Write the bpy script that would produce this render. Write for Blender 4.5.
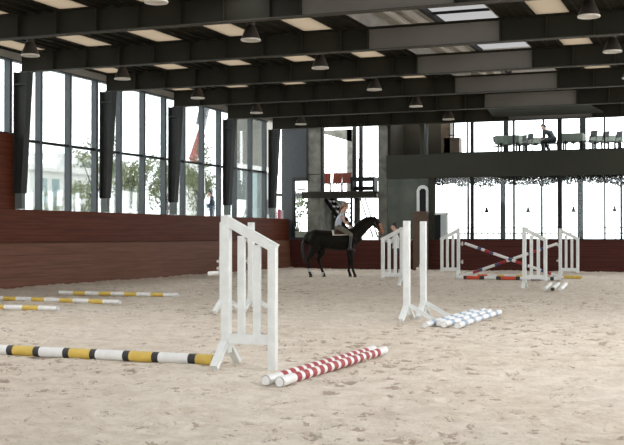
import bpy, bmesh, math, random
from math import sin, cos, pi, radians, atan
from mathutils import Vector, Matrix, Euler, noise
random.seed(7)
S = bpy.context.scene
COL = S.collection
for o in list(bpy.data.objects):
    bpy.data.objects.remove(o)

# ------------------------------------------------------------------ camera
YAW = atan(424 / 1100.0)
PITCH = atan(12.5 / 1100.0)
cd = bpy.data.cameras.new('camera')
cam = bpy.data.objects.new('camera', cd)
COL.objects.link(cam)
cam.location = (0, 0, 1.45)
cam.rotation_euler = Euler((pi / 2 + PITCH, 0, YAW), 'XYZ')
cd.sensor_width = 36.0
cd.lens = 36.0 * 1100 / 624
cd.clip_end = 600
S.camera = cam

# ------------------------------------------------------------------ world, light, exposure
W = bpy.data.worlds.new('overcast_sky')
S.world = W
W.use_nodes = True
nt = W.node_tree
bg = nt.nodes['Background']
tc = nt.nodes.new('ShaderNodeTexCoord')
sep = nt.nodes.new('ShaderNodeSeparateXYZ')
ramp = nt.nodes.new('ShaderNodeValToRGB')
ramp.color_ramp.elements[0].position = 0.0
ramp.color_ramp.elements[0].color = (0.97, 0.985, 1.0, 1)
ramp.color_ramp.elements[1].position = 0.6
ramp.color_ramp.elements[1].color = (0.98, 0.99, 1.0, 1)
nt.links.new(tc.outputs['Generated'], sep.inputs[0])
nt.links.new(sep.outputs['Z'], ramp.inputs[0])
nt.links.new(ramp.outputs[0], bg.inputs[0])
bg.inputs[1].default_value = 5.0
S.view_settings.view_transform = 'Standard'
S.view_settings.look = 'None'
S.view_settings.gamma = 1.0
S.view_settings.use_curve_mapping = False
S.view_settings.exposure = 0.0
S.cycles.use_denoising = True
S.cycles.max_bounces = 10
S.cycles.diffuse_bounces = 6
S.cycles.transparent_max_bounces = 16
S.cycles.caustics_reflective = False
S.cycles.caustics_refractive = False


def portal(name, loc, rot, sx, sy):
    l = bpy.data.lights.new(name, 'AREA')
    l.shape = 'RECTANGLE'
    l.size = sx
    l.size_y = sy
    l.cycles.is_portal = True
    o = bpy.data.objects.new(name, l)
    o.location = loc
    o.rotation_euler = rot
    COL.objects.link(o)


# daylight openings of the hall (sky sampling portals: area lights face -Z)
portal('daylight_left_windows', (-18.7, 20, 4.0), (0, -pi / 2, 0), 3.9, 50)
portal('daylight_right_windows', (5.5, 17, 3.8), (0, pi / 2, 0), 4.6, 54)
portal('daylight_far_windows', (-5.0, 50.4, 4.4), (-pi / 2, 0, 0), 30, 5)
portal('daylight_entrance_side', (-6.5, -10.3, 3.2), (pi / 2, 0, 0), 23, 5.5)
portal('daylight_roof_lantern', (-6.6, 14, 7.0), (0, 0, 0), 3.4, 48)

# ------------------------------------------------------------------ materials


def N(t, k, **kw):
    n = t.nodes.new(k)
    for a, b in kw.items():
        setattr(n, a, b)
    return n


def mat(name, c, rough=0.6, var=0.08, scale=6.0, metal=0.0, bump=0.0, stretch=(1, 1, 1), c2=None, spec=0.5, detail=4):
    m = bpy.data.materials.new(name)
    m.use_nodes = True
    t = m.node_tree
    b = t.nodes['Principled BSDF']
    b.inputs['Roughness'].default_value = rough
    b.inputs['Metallic'].default_value = metal
    b.inputs['Specular IOR Level'].default_value = spec
    co = N(t, 'ShaderNodeTexCoord')
    mp = N(t, 'ShaderNodeMapping')
    mp.inputs['Scale'].default_value = stretch
    t.links.new(co.outputs['Object'], mp.inputs[0])
    nz = N(t, 'ShaderNodeTexNoise')
    nz.inputs['Scale'].default_value = scale
    nz.inputs['Detail'].default_value = detail
    t.links.new(mp.outputs[0], nz.inputs['Vector'])
    r = N(t, 'ShaderNodeValToRGB')
    if c2 is None:
        lo = [max(0, x * (1 - var)) for x in c]
        hi = [min(1, x * (1 + var)) for x in c]
    else:
        lo, hi = c, c2
    r.color_ramp.elements[0].position = 0.3
    r.color_ramp.elements[1].position = 0.7
    r.color_ramp.elements[0].color = (*lo, 1)
    r.color_ramp.elements[1].color = (*hi, 1)
    t.links.new(nz.outputs['Fac'], r.inputs[0])
    t.links.new(r.outputs[0], b.inputs['Base Color'])
    if bump:
        bp = N(t, 'ShaderNodeBump')
        bp.inputs['Strength'].default_value = bump
        bp.inputs['Distance'].default_value = 0.02
        t.links.new(nz.outputs['Fac'], bp.inputs['Height'])
        t.links.new(bp.outputs[0], b.inputs['Normal'])
    return m


def sand_material():
    m = bpy.data.materials.new('arena_sand')
    m.use_nodes = True
    t = m.node_tree
    b = t.nodes['Principled BSDF']
    b.inputs['Roughness'].default_value = 0.95
    b.inputs['Specular IOR Level'].default_value = 0.15
    co = N(t, 'ShaderNodeTexCoord')

    def nz(scale, det, rough=0.55, st=(1, 1, 1)):
        mp = N(t, 'ShaderNodeMapping')
        mp.inputs['Scale'].default_value = st
        t.links.new(co.outputs['Object'], mp.inputs[0])
        n = N(t, 'ShaderNodeTexNoise')
        n.inputs['Scale'].default_value = scale
        n.inputs['Detail'].default_value = det
        n.inputs['Roughness'].default_value = rough
        t.links.new(mp.outputs[0], n.inputs['Vector'])
        return n

    def ramp(src, stops):
        r = N(t, 'ShaderNodeValToRGB')
        e = r.color_ramp.elements
        while len(e) < len(stops):
            e.new(0.5)
        for k, (p, c) in enumerate(stops):
            e[k].position = p
            e[k].color = (*c, 1) if len(c) == 3 else c
        t.links.new(src, r.inputs[0])
        return r
    big = nz(0.35, 3)
    base = ramp(big.outputs['Fac'], [(0.3, (0.66, 0.575, 0.475)), (0.7, (0.73, 0.66, 0.565))])
    mid = nz(3.2, 7, 0.72)
    midr = ramp(mid.outputs['Fac'], [(0.36, (0.70, 0.65, 0.60)), (0.60, (1.04, 1.04, 1.04))])
    mx = N(t, 'ShaderNodeMixRGB', blend_type='MULTIPLY')
    mx.inputs[0].default_value = 0.6
    t.links.new(base.outputs[0], mx.inputs[1])
    t.links.new(midr.outputs[0], mx.inputs[2])
    # turned-over darker, moister sand in the hoof prints
    hp = nz(16.0, 5, 0.7)
    at = N(t, 'ShaderNodeAttribute')
    at.attribute_name = 'churned'
    ml = N(t, 'ShaderNodeMath', operation='MULTIPLY_ADD')
    t.links.new(hp.outputs['Fac'], ml.inputs[0])
    ml.inputs[1].default_value = 1.5
    t.links.new(at.outputs['Fac'], ml.inputs[2])
    hpr = ramp(ml.outputs[0], [(0.90, (0, 0, 0)), (1.9, (0.62, 0.62, 0.62))])
    m2 = N(t, 'ShaderNodeMixRGB', blend_type='MIX')
    t.links.new(hpr.outputs[0], m2.inputs[0])
    t.links.new(mx.outputs[0], m2.inputs[1])
    m2.inputs[2].default_value = (0.26, 0.18, 0.13, 1)
    t.links.new(m2.outputs[0], b.inputs['Base Color'])
    fine = nz(14, 5, 0.7)
    s1 = N(t, 'ShaderNodeMath', operation='MULTIPLY_ADD')
    s1.inputs[1].default_value = 0.35
    t.links.new(fine.outputs['Fac'], s1.inputs[0])
    t.links.new(mid.outputs['Fac'], s1.inputs[2])
    s2 = s1
    bp = N(t, 'ShaderNodeBump')
    bp.inputs['Strength'].default_value = 1.0
    bp.inputs['Distance'].default_value = 0.06
    t.links.new(s2.outputs[0], bp.inputs['Height'])
    t.links.new(bp.outputs[0], b.inputs['Normal'])
    return m


def board_material(name, dark, light, seam=0.18):
    """horizontal timber boards: streaky grain and thin seams by height"""
    m = mat(name, dark, rough=0.55, c2=light, scale=3.0, stretch=(0.25, 0.25, 6), bump=0.15, spec=0.12)
    t = m.node_tree
    b = t.nodes['Principled BSDF']
    src = b.inputs['Base Color'].links[0].from_socket
    co = N(t, 'ShaderNodeTexCoord')
    sp = N(t, 'ShaderNodeSeparateXYZ')
    t.links.new(co.outputs['Object'], sp.inputs[0])
    md = N(t, 'ShaderNodeMath', operation='PINGPONG')
    md.inputs[1].default_value = seam / 2
    t.links.new(sp.outputs['Z'], md.inputs[0])
    lt = N(t, 'ShaderNodeMath', operation='LESS_THAN')
    lt.inputs[1].default_value = 0.006
    t.links.new(md.outputs[0], lt.inputs[0])
    mx = N(t, 'ShaderNodeMixRGB', blend_type='MULTIPLY')
    mx.inputs[2].default_value = (0.45, 0.45, 0.45, 1)
    t.links.new(lt.outputs[0], mx.inputs[0])
    t.links.new(src, mx.inputs[1])
    t.links.new(mx.outputs[0], b.inputs['Base Color'])
    return m


def glass_material(name, tint=(0.95, 0.98, 0.98), refl=0.08):
    m = bpy.data.materials.new(name)
    m.use_nodes = True
    t = m.node_tree
    t.nodes.remove(t.nodes['Principled BSDF'])
    tr = N(t, 'ShaderNodeBsdfTransparent')
    tr.inputs[0].default_value = (*tint, 1)
    gl = N(t, 'ShaderNodeBsdfGlossy')
    gl.inputs['Roughness'].default_value = 0.03
    fr = N(t, 'ShaderNodeFresnel')
    fr.inputs[0].default_value = 1.35
    ml = N(t, 'ShaderNodeMath', operation='MULTIPLY')
    ml.inputs[1].default_value = refl * 8
    t.links.new(fr.outputs[0], ml.inputs[0])
    mx = N(t, 'ShaderNodeMixShader')
    t.links.new(ml.outputs[0], mx.inputs[0])
    t.links.new(tr.outputs[0], mx.inputs[1])
    t.links.new(gl.outputs[0], mx.inputs[2])
    t.links.new(mx.outputs[0], t.nodes['Material Output'].inputs[0])
    return m


def translucent_material(name, c, trans=0.6):
    m = bpy.data.materials.new(name)
    m.use_nodes = True
    t = m.node_tree
    t.nodes.remove(t.nodes['Principled BSDF'])
    a = N(t, 'ShaderNodeBsdfTranslucent')
    d = N(t, 'ShaderNodeBsdfDiffuse')
    nzn = N(t, 'ShaderNodeTexNoise')
    nzn.inputs['Scale'].default_value = 1.2
    r = N(t, 'ShaderNodeValToRGB')
    r.color_ramp.elements[0].color = (*[x * 0.85 for x in c], 1)
    r.color_ramp.elements[1].color = (*c, 1)
    co = N(t, 'ShaderNodeTexCoord')
    t.links.new(co.outputs['Object'], nzn.inputs['Vector'])
    t.links.new(nzn.outputs['Fac'], r.inputs[0])
    t.links.new(r.outputs[0], a.inputs[0])
    d.inputs[0].default_value = (*[min(1, x * 2.5) for x in c], 1)
    mx = N(t, 'ShaderNodeMixShader')
    mx.inputs[0].default_value = 1 - trans
    t.links.new(a.outputs[0], mx.inputs[1])
    t.links.new(d.outputs[0], mx.inputs[2])
    t.links.new(mx.outputs[0], t.nodes['Material Output'].inputs[0])
    return m


M = {}
M['sand'] = sand_material()
M['plate'] = mat('skylit_web_plate', (0.115, 0.105, 0.088), rough=0.6, var=0.08, scale=1.0)  # skylight on the webs under the lantern, put into the plate's colour
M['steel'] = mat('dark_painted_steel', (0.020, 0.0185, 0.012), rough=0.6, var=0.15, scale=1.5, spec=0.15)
M['flange'] = mat('lighter_flange_paint', (0.05, 0.046, 0.036), rough=0.6, var=0.1, spec=0.2)  # bottom flanges only, lighter than the web
M['column'] = mat('dark_grey_column_paint', (0.030, 0.032, 0.031), rough=0.6, var=0.1, spec=0.2)
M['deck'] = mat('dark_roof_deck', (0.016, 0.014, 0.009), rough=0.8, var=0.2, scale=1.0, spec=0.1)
M['grey_frame'] = mat('blue_grey_aluminium', (0.070, 0.080, 0.088), rough=0.5, var=0.08, spec=0.3)
M['dark_frame'] = mat('dark_window_frame', (0.012, 0.013, 0.013), rough=0.6, var=0.1, spec=0.2)
M['wall_wood'] = board_material('red_brown_wall_boards', (0.070, 0.0155, 0.0065), (0.110, 0.029, 0.012))
M['kick_wood'] = board_material('dusty_kick_boards', (0.120, 0.052, 0.032), (0.175, 0.082, 0.052), 0.3)
M['far_wood'] = board_material('dark_red_far_boards', (0.050, 0.014, 0.010), (0.080, 0.024, 0.018), 0.2)
M['grey_panel'] = mat('blue_grey_wall_panel', (0.034, 0.038, 0.041), rough=0.7, var=0.08, spec=0.2)
M['slab'] = mat('dark_olive_gallery_edge', (0.032, 0.033, 0.024), rough=0.7, var=0.08, scale=0.8, spec=0.2)
M['concrete'] = mat('raw_concrete', (0.085, 0.088, 0.075), rough=0.9, var=0.3, scale=3, bump=0.3, c2=(0.17, 0.17, 0.145), spec=0.15)
M['eave'] = mat('pale_eave_board', (0.30, 0.29, 0.25), rough=0.7, var=0.05)
M['glass'] = glass_material('window_glass')
M['tan_panel'] = translucent_material('tan_rooflight_sheet', (0.122, 0.096, 0.066), 0.9)
M['lantern'] = translucent_material('lantern_glazing', (0.125, 0.122, 0.122), 0.9)
M['lantern_side'] = mat('grey_lantern_lining', (0.30, 0.28, 0.25), rough=0.8, c2=(0.40, 0.38, 0.34), scale=3)
M['white'] = mat('white_painted_wood', (0.62, 0.64, 0.62), rough=0.45, var=0.05, scale=8, c2=(0.72, 0.74, 0.72))
M['frosted'] = translucent_material('frosted_door_pane', (0.5, 0.52, 0.52), 0.9)
M['pole_white'] = mat('pole_white_paint', (0.72, 0.72, 0.70), rough=0.4, var=0.06, scale=12)
M['yellow'] = mat('pole_yellow_paint', (0.60, 0.42, 0.08), rough=0.45, var=0.1, scale=12)
M['black'] = mat('pole_black_paint', (0.018, 0.018, 0.018), rough=0.5, var=0.2, scale=12)
M['red'] = mat('pole_red_paint', (0.30, 0.017, 0.022), rough=0.45, var=0.12, scale=12)
M['orange_red'] = mat('plank_orange_red_paint', (0.55, 0.07, 0.03), rough=0.5, var=0.1)
M['blue'] = mat('pole_pale_blue_paint', (0.30, 0.37, 0.48), rough=0.5, var=0.15, scale=12)
M['navy'] = mat('pole_navy_paint', (0.04, 0.07, 0.16), rough=0.5, var=0.1)
M['lamp_metal'] = mat('brown_lamp_metal', (0.028, 0.023, 0.019), rough=0.5, var=0.1, spec=0.3)
M['lamp_rim'] = mat('pale_lamp_rim', (0.55, 0.52, 0.46), rough=0.5, var=0.05)
M['cup'] = mat('galvanised_cup', (0.45, 0.43, 0.38), rough=0.4, metal=0.5)
M['coat'] = mat('dark_bay_coat', (0.008, 0.0065, 0.0045), rough=0.6, var=0.3, scale=5, spec=0.1)
M['muzzle'] = mat('window_lit_muzzle', (0.30, 0.12, 0.06), rough=0.7, var=0.2)  # bay muzzle, brown brightened to carry window light on the face
M['mane'] = mat('black_horse_hair', (0.006, 0.005, 0.005), rough=0.6, var=0.2, scale=30)
M['hoof'] = mat('dark_hoof', (0.02, 0.018, 0.016), rough=0.5)
M['wrap'] = mat('grey_white_leg_wrap', (0.45, 0.45, 0.45), rough=0.8)
M['leather'] = mat('brown_leather', (0.05, 0.022, 0.012), rough=0.45, var=0.2)
M['pad'] = mat('cream_saddle_pad', (0.70, 0.64, 0.55), rough=0.9, var=0.05)
M['skin'] = mat('skin', (0.55, 0.33, 0.24), rough=0.55, var=0.06)
M['shirt'] = mat('pale_grey_blue_cotton', (0.42, 0.46, 0.52), rough=0.9, var=0.08, scale=10)
M['breeches'] = mat('olive_grey_breeches', (0.13, 0.12, 0.09), rough=0.9, var=0.1)
M['boot'] = mat('dark_boot_leather', (0.02, 0.017, 0.015), rough=0.4)
M['helmet'] = mat('brown_helmet', (0.22, 0.13, 0.08), rough=0.5)
M['auburn'] = mat('auburn_hair', (0.14, 0.045, 0.02), rough=0.7, scale=30)
M['blackhair'] = mat('black_hair', (0.008, 0.008, 0.008), rough=0.6, scale=30)
M['whitecloth'] = mat('white_cotton', (0.62, 0.62, 0.60), rough=0.9)
M['darkcloth'] = mat('charcoal_cloth', (0.018, 0.019, 0.021), rough=0.9)
M['bluecloth'] = mat('navy_cloth', (0.025, 0.04, 0.08), rough=0.9)
M['paving'] = mat('pale_terrace_paving', (0.62, 0.62, 0.58), rough=0.9, var=0.08, scale=2)
M['plaster'] = mat('white_render', (0.62, 0.62, 0.60), rough=0.9, var=0.03, scale=1)
M['bldg_glass'] = mat('distant_window_glass', (0.17, 0.25, 0.25), rough=0.15, var=0.2, scale=0.5)
M['greybldg'] = mat('grey_render', (0.13, 0.15, 0.14), rough=0.8, var=0.2, scale=0.6)
M['beigebldg'] = mat('beige_render', (0.155, 0.15, 0.13), rough=0.9, var=0.2, scale=0.4)
M['leaf'] = mat('olive_leaves', (0.10, 0.125, 0.055), rough=0.7, c2=(0.22, 0.24, 0.12), scale=2)
M['bark'] = mat('tree_bark', (0.07, 0.055, 0.04), rough=0.9, bump=0.5)
M['crane_red'] = mat('crane_red_paint', (0.20, 0.022, 0.014), rough=0.5)
M['crane_grey'] = mat('crane_grey_steel', (0.06, 0.065, 0.07), rough=0.5)
M['chair_red'] = mat('red_brown_chair_wood', (0.17, 0.035, 0.014), rough=0.45, var=0.2)
M['cloth'] = mat('grey_green_tablecloth', (0.26, 0.28, 0.24), rough=0.95, var=0.05)
M['wood_dark'] = mat('dark_brown_wood', (0.085, 0.050, 0.028), rough=0.6, var=0.2)
M['pink'] = mat('pink_card', (0.55, 0.12, 0.20), rough=0.7)
M['ivy'] = mat('grey_green_ivy', (0.012, 0.014, 0.008), rough=0.8, c2=(0.07, 0.07, 0.045), scale=6)
M['curtain_glass'] = mat('dim_green_grey_glass', (0.045, 0.055, 0.042), rough=0.25, c2=(0.10, 0.115, 0.09), scale=1.2)


# ------------------------------------------------------------------ mesh helpers
class MB:
    def __init__(s):
        s.bm = bmesh.new()

    def _new(s, geom_verts, mi):
        fs = set()
        for v in geom_verts:
            for f in v.link_faces:
                fs.add(f)
        for f in fs:
            f.material_index = mi

    def box(s, x0, x1, y0, y1, z0, z1, mi=0, mtx=None):
        r = bmesh.ops.create_cube(s.bm, size=1.0)
        for v in r['verts']:
            v.co = Vector(((x0 + x1) / 2 + v.co.x * (x1 - x0), (y0 + y1) / 2 + v.co.y * (y1 - y0), (z0 + z1) / 2 + v.co.z * (z1 - z0)))
            if mtx:
                v.co = mtx @ v.co
        s._new(r['verts'], mi)
        return s

    def beam(s, a, b, w, h, mi=0, up=(0, 0, 1)):
        """rectangular bar from a to b, w across, h along up"""
        a = Vector(a)
        b = Vector(b)
        d = (b - a)
        L = d.length
        d.normalize()
        u = Vector(up)
        if abs(d.dot(u)) > 0.99:
            u = Vector((0, 1, 0))
        side = d.cross(u).normalized()
        u = side.cross(d).normalized()
        r = bmesh.ops.create_cube(s.bm, size=1.0)
        for v in r['verts']:
            c = v.co.copy()
            v.co = (a + b) / 2 + d * (c.x * L) + side * (c.y * w) + u * (c.z * h)
        s._new(r['verts'], mi)
        return s

    def tube(s, a, b, r0, r1=None, n=12, mi=0, caps=True):
        a = Vector(a)
        b = Vector(b)
        r1 = r0 if r1 is None else r1
        d = (b - a).normalized()
        u = Vector((0, 0, 1)) if abs(d.z) < 0.95 else Vector((1, 0, 0))
        p = d.cross(u).normalized()
        q = d.cross(p).normalized()
        A = []
        B = []
        for k in range(n):
            t = 2 * pi * k / n
            e = p * cos(t) + q * sin(t)
            A.append(s.bm.verts.new(a + e * r0))
            B.append(s.bm.verts.new(b + e * r1))
        for k in range(n):
            f = s.bm.faces.new((A[k], A[(k + 1) % n], B[(k + 1) % n], B[k]))
            f.material_index = mi
            f.smooth = True
        if caps:
            f = s.bm.faces.new(A[::-1])
            f.material_index = mi
            f = s.bm.faces.new(B)
            f.material_index = mi
        return s

    def lathe(s, prof, n=24, mi=0, c=(0, 0, 0)):
        rings = []
        for r, z in prof:
            rings.append([s.bm.verts.new((c[0] + r * cos(2 * pi * k / n), c[1] + r * sin(2 * pi * k / n), c[2] + z)) for k in range(n)])
        for A, B in zip(rings, rings[1:]):
            for k in range(n):
                f = s.bm.faces.new((A[k], A[(k + 1) % n], B[(k + 1) % n], B[k]))
                f.material_index = mi
                f.smooth = True
        return s

    def prism(s, pts, axis, a, b, mi=0):
        """polygon pts (2D) extruded along axis from a to b"""
        def P3(p, t):
            if axis == 'x':
                return (t, p[0], p[1])
            if axis == 'y':
                return (p[0], t, p[1])
            return (p[0], p[1], t)
        A = [s.bm.verts.new(P3(p, a)) for p in pts]
        B = [s.bm.verts.new(P3(p, b)) for p in pts]
        n = len(pts)
        for k in range(n):
            s.bm.faces.new((A[k], A[(k + 1) % n], B[(k + 1) % n], B[k])).material_index = mi
        s.bm.faces.new(A[::-1]).material_index = mi
        s.bm.faces.new(B).material_index = mi
        return s

    def sphere(s, c, r, sc=(1, 1, 1), mi=0, sub=2):
        g = bmesh.ops.create_icosphere(s.bm, subdivisions=sub, radius=r)
        for v in g['verts']:
            v.co = Vector((c[0] + v.co.x * sc[0], c[1] + v.co.y * sc[1], c[2] + v.co.z * sc[2]))
        s._new(g['verts'], mi)
        return s

    def mesh(s, name, mats, bevel=0.0):
        if bevel:
            bmesh.ops.bevel(s.bm, geom=list(s.bm.edges), offset=bevel, segments=2, profile=0.5, affect='EDGES')
        bmesh.ops.recalc_face_normals(s.bm, faces=s.bm.faces)
        me = bpy.data.meshes.new(name)
        s.bm.to_mesh(me)
        s.bm.free()
        for m in (mats if isinstance(mats, (list, tuple)) else [mats]):
            me.materials.append(m)
        return me

    def obj(s, name, mats, parent=None, loc=None, bevel=0.0):
        o = bpy.data.objects.new(name, s.mesh(name, mats, bevel))
        COL.objects.link(o)
        if parent:
            o.parent = parent
        if loc:
            o.location = loc
        return o


def tag(o, label=None, cat=None, group=None, kind=None):
    if label:
        o['label'] = label
    if cat:
        o['category'] = cat
    if group:
        o['group'] = group
    if kind:
        o['kind'] = kind
    return o


def thing(name, label, cat, loc=(0, 0, 0), rz=0.0, group=None, kind=None):
    o = bpy.data.objects.new(name, None)
    o.empty_display_size = 0.1
    COL.objects.link(o)
    o.location = loc
    o.rotation_euler = (0, 0, rz)
    return tag(o, label, cat, group, kind or 'thing')


def dup(root, loc=None, rz=None, label=None, group=None, scale=None):
    def cp(o, par):
        c = o.copy()
        COL.objects.link(c)
        if par:
            c.parent = par
        for ch in o.children:
            cp(ch, c)
        return c
    r = cp(root, None)
    if loc is not None:
        r.location = loc
    if rz is not None:
        r.rotation_euler = (0, 0, rz)
    if label:
        r['label'] = label
    if group:
        r['group'] = group
    if scale:
        r.scale = scale
    return r


ORD = ['first', 'second', 'third', 'fourth', 'fifth', 'sixth', 'seventh', 'eighth', 'ninth', 'tenth']

# ------------------------------------------------------------------ the hall
XL, XR, YF, YB = -18.05, 5.0, 44.3, -10.0
BEAM_Y = [16.25, 20.6, 24.95, 29.25, 33.6, 37.9, 42.25]
ZB, ZC = 5.85, 6.40        # beam underside, ceiling
LX0, LX1 = -8.16, -5.0      # roof lantern


def floor_mesh():
    import numpy as np
    rng = np.random.default_rng(5)
    x0, x1, y0, y1 = XL - 0.1, XR + 0.1, 5.0, YF + 0.1
    X = np.arange(x0, x1 + 0.02, 0.042)
    ys = [YB, y0]
    while ys[-1] < y1:
        ys.append(min(y1, ys[-1] + 0.026 + 0.0028 * (ys[-1] - 5.0)))
    Y = np.array(ys)
    gx, gy = np.meshgrid(X, Y)

    def vnoise(sc, seed):
        r = np.random.default_rng(seed)
        g = r.random((256, 256))
        u = gx * sc + 1000.0
        v = gy * sc + 1000.0
        iu = np.floor(u).astype(int)
        iv = np.floor(v).astype(int)
        fu = u - iu
        fv = v - iv
        fu = fu * fu * (3 - 2 * fu)
        fv = fv * fv * (3 - 2 * fv)
        a_ = g[iu % 256, iv % 256]
        b_ = g[(iu + 1) % 256, iv % 256]
        c_ = g[iu % 256, (iv + 1) % 256]
        d_ = g[(iu + 1) % 256, (iv + 1) % 256]
        return (a_ * (1 - fu) + b_ * fu) * (1 - fv) + (c_ * (1 - fu) + d_ * fu) * fv - 0.5
    h = 0.030 * vnoise(0.9, 1) + 0.026 * vnoise(2.3, 2) + 0.024 * vnoise(5.5, 3) + 0.018 * vnoise(11.0, 4)
    churn = np.zeros_like(h)
    # hoof prints: an oval pit with a thrown-up rim, denser where the horses go
    n = 34000
    px = rng.uniform(x0, x1, n)
    py = rng.uniform(5.0, y1, n)
    for k in range(n):
        d = 0.5 + 0.5 * math.sin(px[k] * 0.9 + 1.3 * math.sin(py[k] * 0.45)) * math.cos(py[k] * 0.6 + px[k] * 0.3)
        if rng.random() > 0.25 + 0.75 * d:
            continue
        R_ = rng.uniform(0.03, 0.075)
        i0, i1 = np.searchsorted(X, (px[k] - 3 * R_, px[k] + 3 * R_))
        j0, j1 = np.searchsorted(Y, (py[k] - 3 * R_, py[k] + 3 * R_))
        if i1 <= i0 or j1 <= j0:
            continue
        a_ = rng.uniform(0, 3.14)
        ex = rng.uniform(0.65, 1.0)
        dx = gx[j0:j1, i0:i1] - px[k]
        dy = gy[j0:j1, i0:i1] - py[k]
        u = (dx * math.cos(a_) + dy * math.sin(a_)) / R_
        v = (-dx * math.sin(a_) + dy * math.cos(a_)) / (R_ * ex)
        q = u * u + v * v
        dp = rng.uniform(0.010, 0.030)
        h[j0:j1, i0:i1] += dp * (-1.1 * np.exp(-q * 1.1) + 0.75 * np.exp(-((np.sqrt(q) - 1.45) ** 2) * 4.0) * (0.6 + 0.4 * np.cos(np.arctan2(v, u) - 1.0)))
        w = 0.9 * rng.random() ** 2.4 * (0.25 + 0.75 * d)
        churn[j0:j1, i0:i1] = np.maximum(churn[j0:j1, i0:i1], w * np.exp(-q * 0.8))
    h += 0.06 * np.exp(-(gx - XL) / 0.5) + 0.03 * np.exp(-(YF - gy) / 0.5)
    h -= 0.012
    # level pads: keep the sand below the things standing on it
    ny_, nx_ = gx.shape
    me = bpy.data.meshes.new('floor')
    co = np.stack([gx, gy, h], -1).reshape(-1, 3)
    idx = np.arange(ny_ * nx_).reshape(ny_, nx_)
    q = np.stack([idx[:-1, :-1], idx[:-1, 1:], idx[1:, 1:], idx[1:, :-1]], -1).reshape(-1, 4)
    me.vertices.add(len(co))
    me.vertices.foreach_set('co', co.astype(np.float32).ravel())
    me.loops.add(q.size)
    me.loops.foreach_set('vertex_index', q.ravel().astype(np.int32))
    me.polygons.add(len(q))
    me.polygons.foreach_set('loop_start', np.arange(0, q.size, 4, dtype=np.int32))
    me.update(calc_edges=True)
    me.polygons.foreach_set('use_smooth', np.ones(len(q), dtype=bool))
    at = me.attributes.new('churned', 'FLOAT', 'POINT')
    at.data.foreach_set('value', churn.ravel().astype(np.float32))
    me.update()
    me.materials.append(M['sand'])
    return me


fl = bpy.data.objects.new('floor', floor_mesh())
COL.objects.link(fl)
tag(fl, 'pale trampled sand arena floor covered in hoof prints', 'floor', kind='structure')

# ceiling deck: slabs around rooflight slots and the lantern
PANX = [-17.55, -15.5, -13.45, -11.4, -9.4, -3.8, -1.75, 0.3, 2.35]
PW = 0.37
c = MB()
cuts = []
for x in PANX:
    cuts.append((x - PW, x + PW))
cuts.append((LX0, LX1))
cuts.sort()
xs = XL - 0.6
for a, b in cuts:
    c.box(xs, a, YB, YF + 0.3, ZC, ZC + 0.12)
    xs = b
c.box(xs, XR + 0.6, YB, YF + 0.3, ZC, ZC + 0.12)
YS = [YB] + [y for y in (-5.5, -1.15, 3.2, 7.55, 11.9)] + BEAM_Y + [YF + 0.3]
for x in PANX:       # closing strips over the beams, between the rooflight sheets
    for y in YS:
        c.box(x - PW - 0.001, x + PW + 0.001, y - 0.13, y + 0.13, ZC, ZC + 0.12)
    c.box(x - PW - 0.001, x + PW + 0.001, YB, 7.55, ZC, ZC + 0.12)
# ribs of the deck
x = XL + 0.2
while x < XR:
    if not any(a - 0.06 < x < b + 0.06 for a, b in cuts):
        c.box(x - 0.03, x + 0.03, YB, YF, ZC - 0.04, ZC + 0.01)
    x += 0.34
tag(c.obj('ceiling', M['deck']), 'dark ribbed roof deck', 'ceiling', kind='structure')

# raised lantern along the ridge
r = thing('roof_lantern', 'pale glazed roof lantern running along the ridge above the beams', 'skylight', (-6.58, 20, ZC))
c = MB()
c.box(LX0 + 6.58 - 0.02, LX0 + 6.58 + 0.03, -30, 24.3, 0.0, 0.45)
c.box(LX1 + 6.58 - 0.03, LX1 + 6.58 + 0.02, -30, 24.3, 0.0, 0.45)
c.obj('curb', M['lantern_side'], r)
c = MB()
c.box(-1.60, -0.30, -30, 24.3, 0.40, 0.46)
c.obj('solid_side', M['lantern_side'], r)
c = MB()
c.bm.faces.new([c.bm.verts.new(p) for p in ((-0.30, -30, 0.43), (1.60, -30, 0.43), (1.60, 24.3, 0.43), (-0.30, 24.3, 0.43))])
c.obj('glazing', M['lantern'], r)
c = MB()
c.box(-0.32, -0.22, -30, 24.3, 0.30, 0.42)
c.obj('ridge_bar', M['dark_frame'], r)
for k in range(1, 8):
    for q in (0.75, 3.0):
        if BEAM_Y[k - 1] - 20 + q < 24:
            MB().box(-0.22, 1.57, BEAM_Y[k - 1] - 20 + q, BEAM_Y[k - 1] - 20 + q + 0.06, 0.36, 0.42).obj('glazing_bar', M['dark_frame'], r)
    y = BEAM_Y[k - 1] - 20 + 2.15
    c = MB()
    c.box(-1.58, 1.58, y - 0.05, y + 0.05, 0.28, 0.41)
    c.obj('cross_bar', M['lamp_rim'], r)
c = MB()
for x in (-1.05, -0.62):
    c.box(x - 0.05, x + 0.05, -30, 24.3, 0.26, 0.40)
c.obj('rail', M['lamp_rim'], r)

# flat soffit that closes the ridge bay by the far windows
tag(MB().prism([(-8.20, 38.1), (-4.95, 38.1), (-4.6, 42.1), (-8.75, 42.1)], 'z', 6.0, 6.06).obj('ceiling_soffit', M['slab']),
    'grey flat soffit under the ridge next to the far windows', 'soffit', kind='structure')

# tan rooflight sheets
def sheet(x0, x1, y0, y1, z=0.0, m=None):
    m = m or MB()
    m.bm.faces.new([m.bm.verts.new(p) for p in ((x0, y0, z), (x1, y0, z), (x1, y1, z), (x0, y1, z))])
    return m


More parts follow.
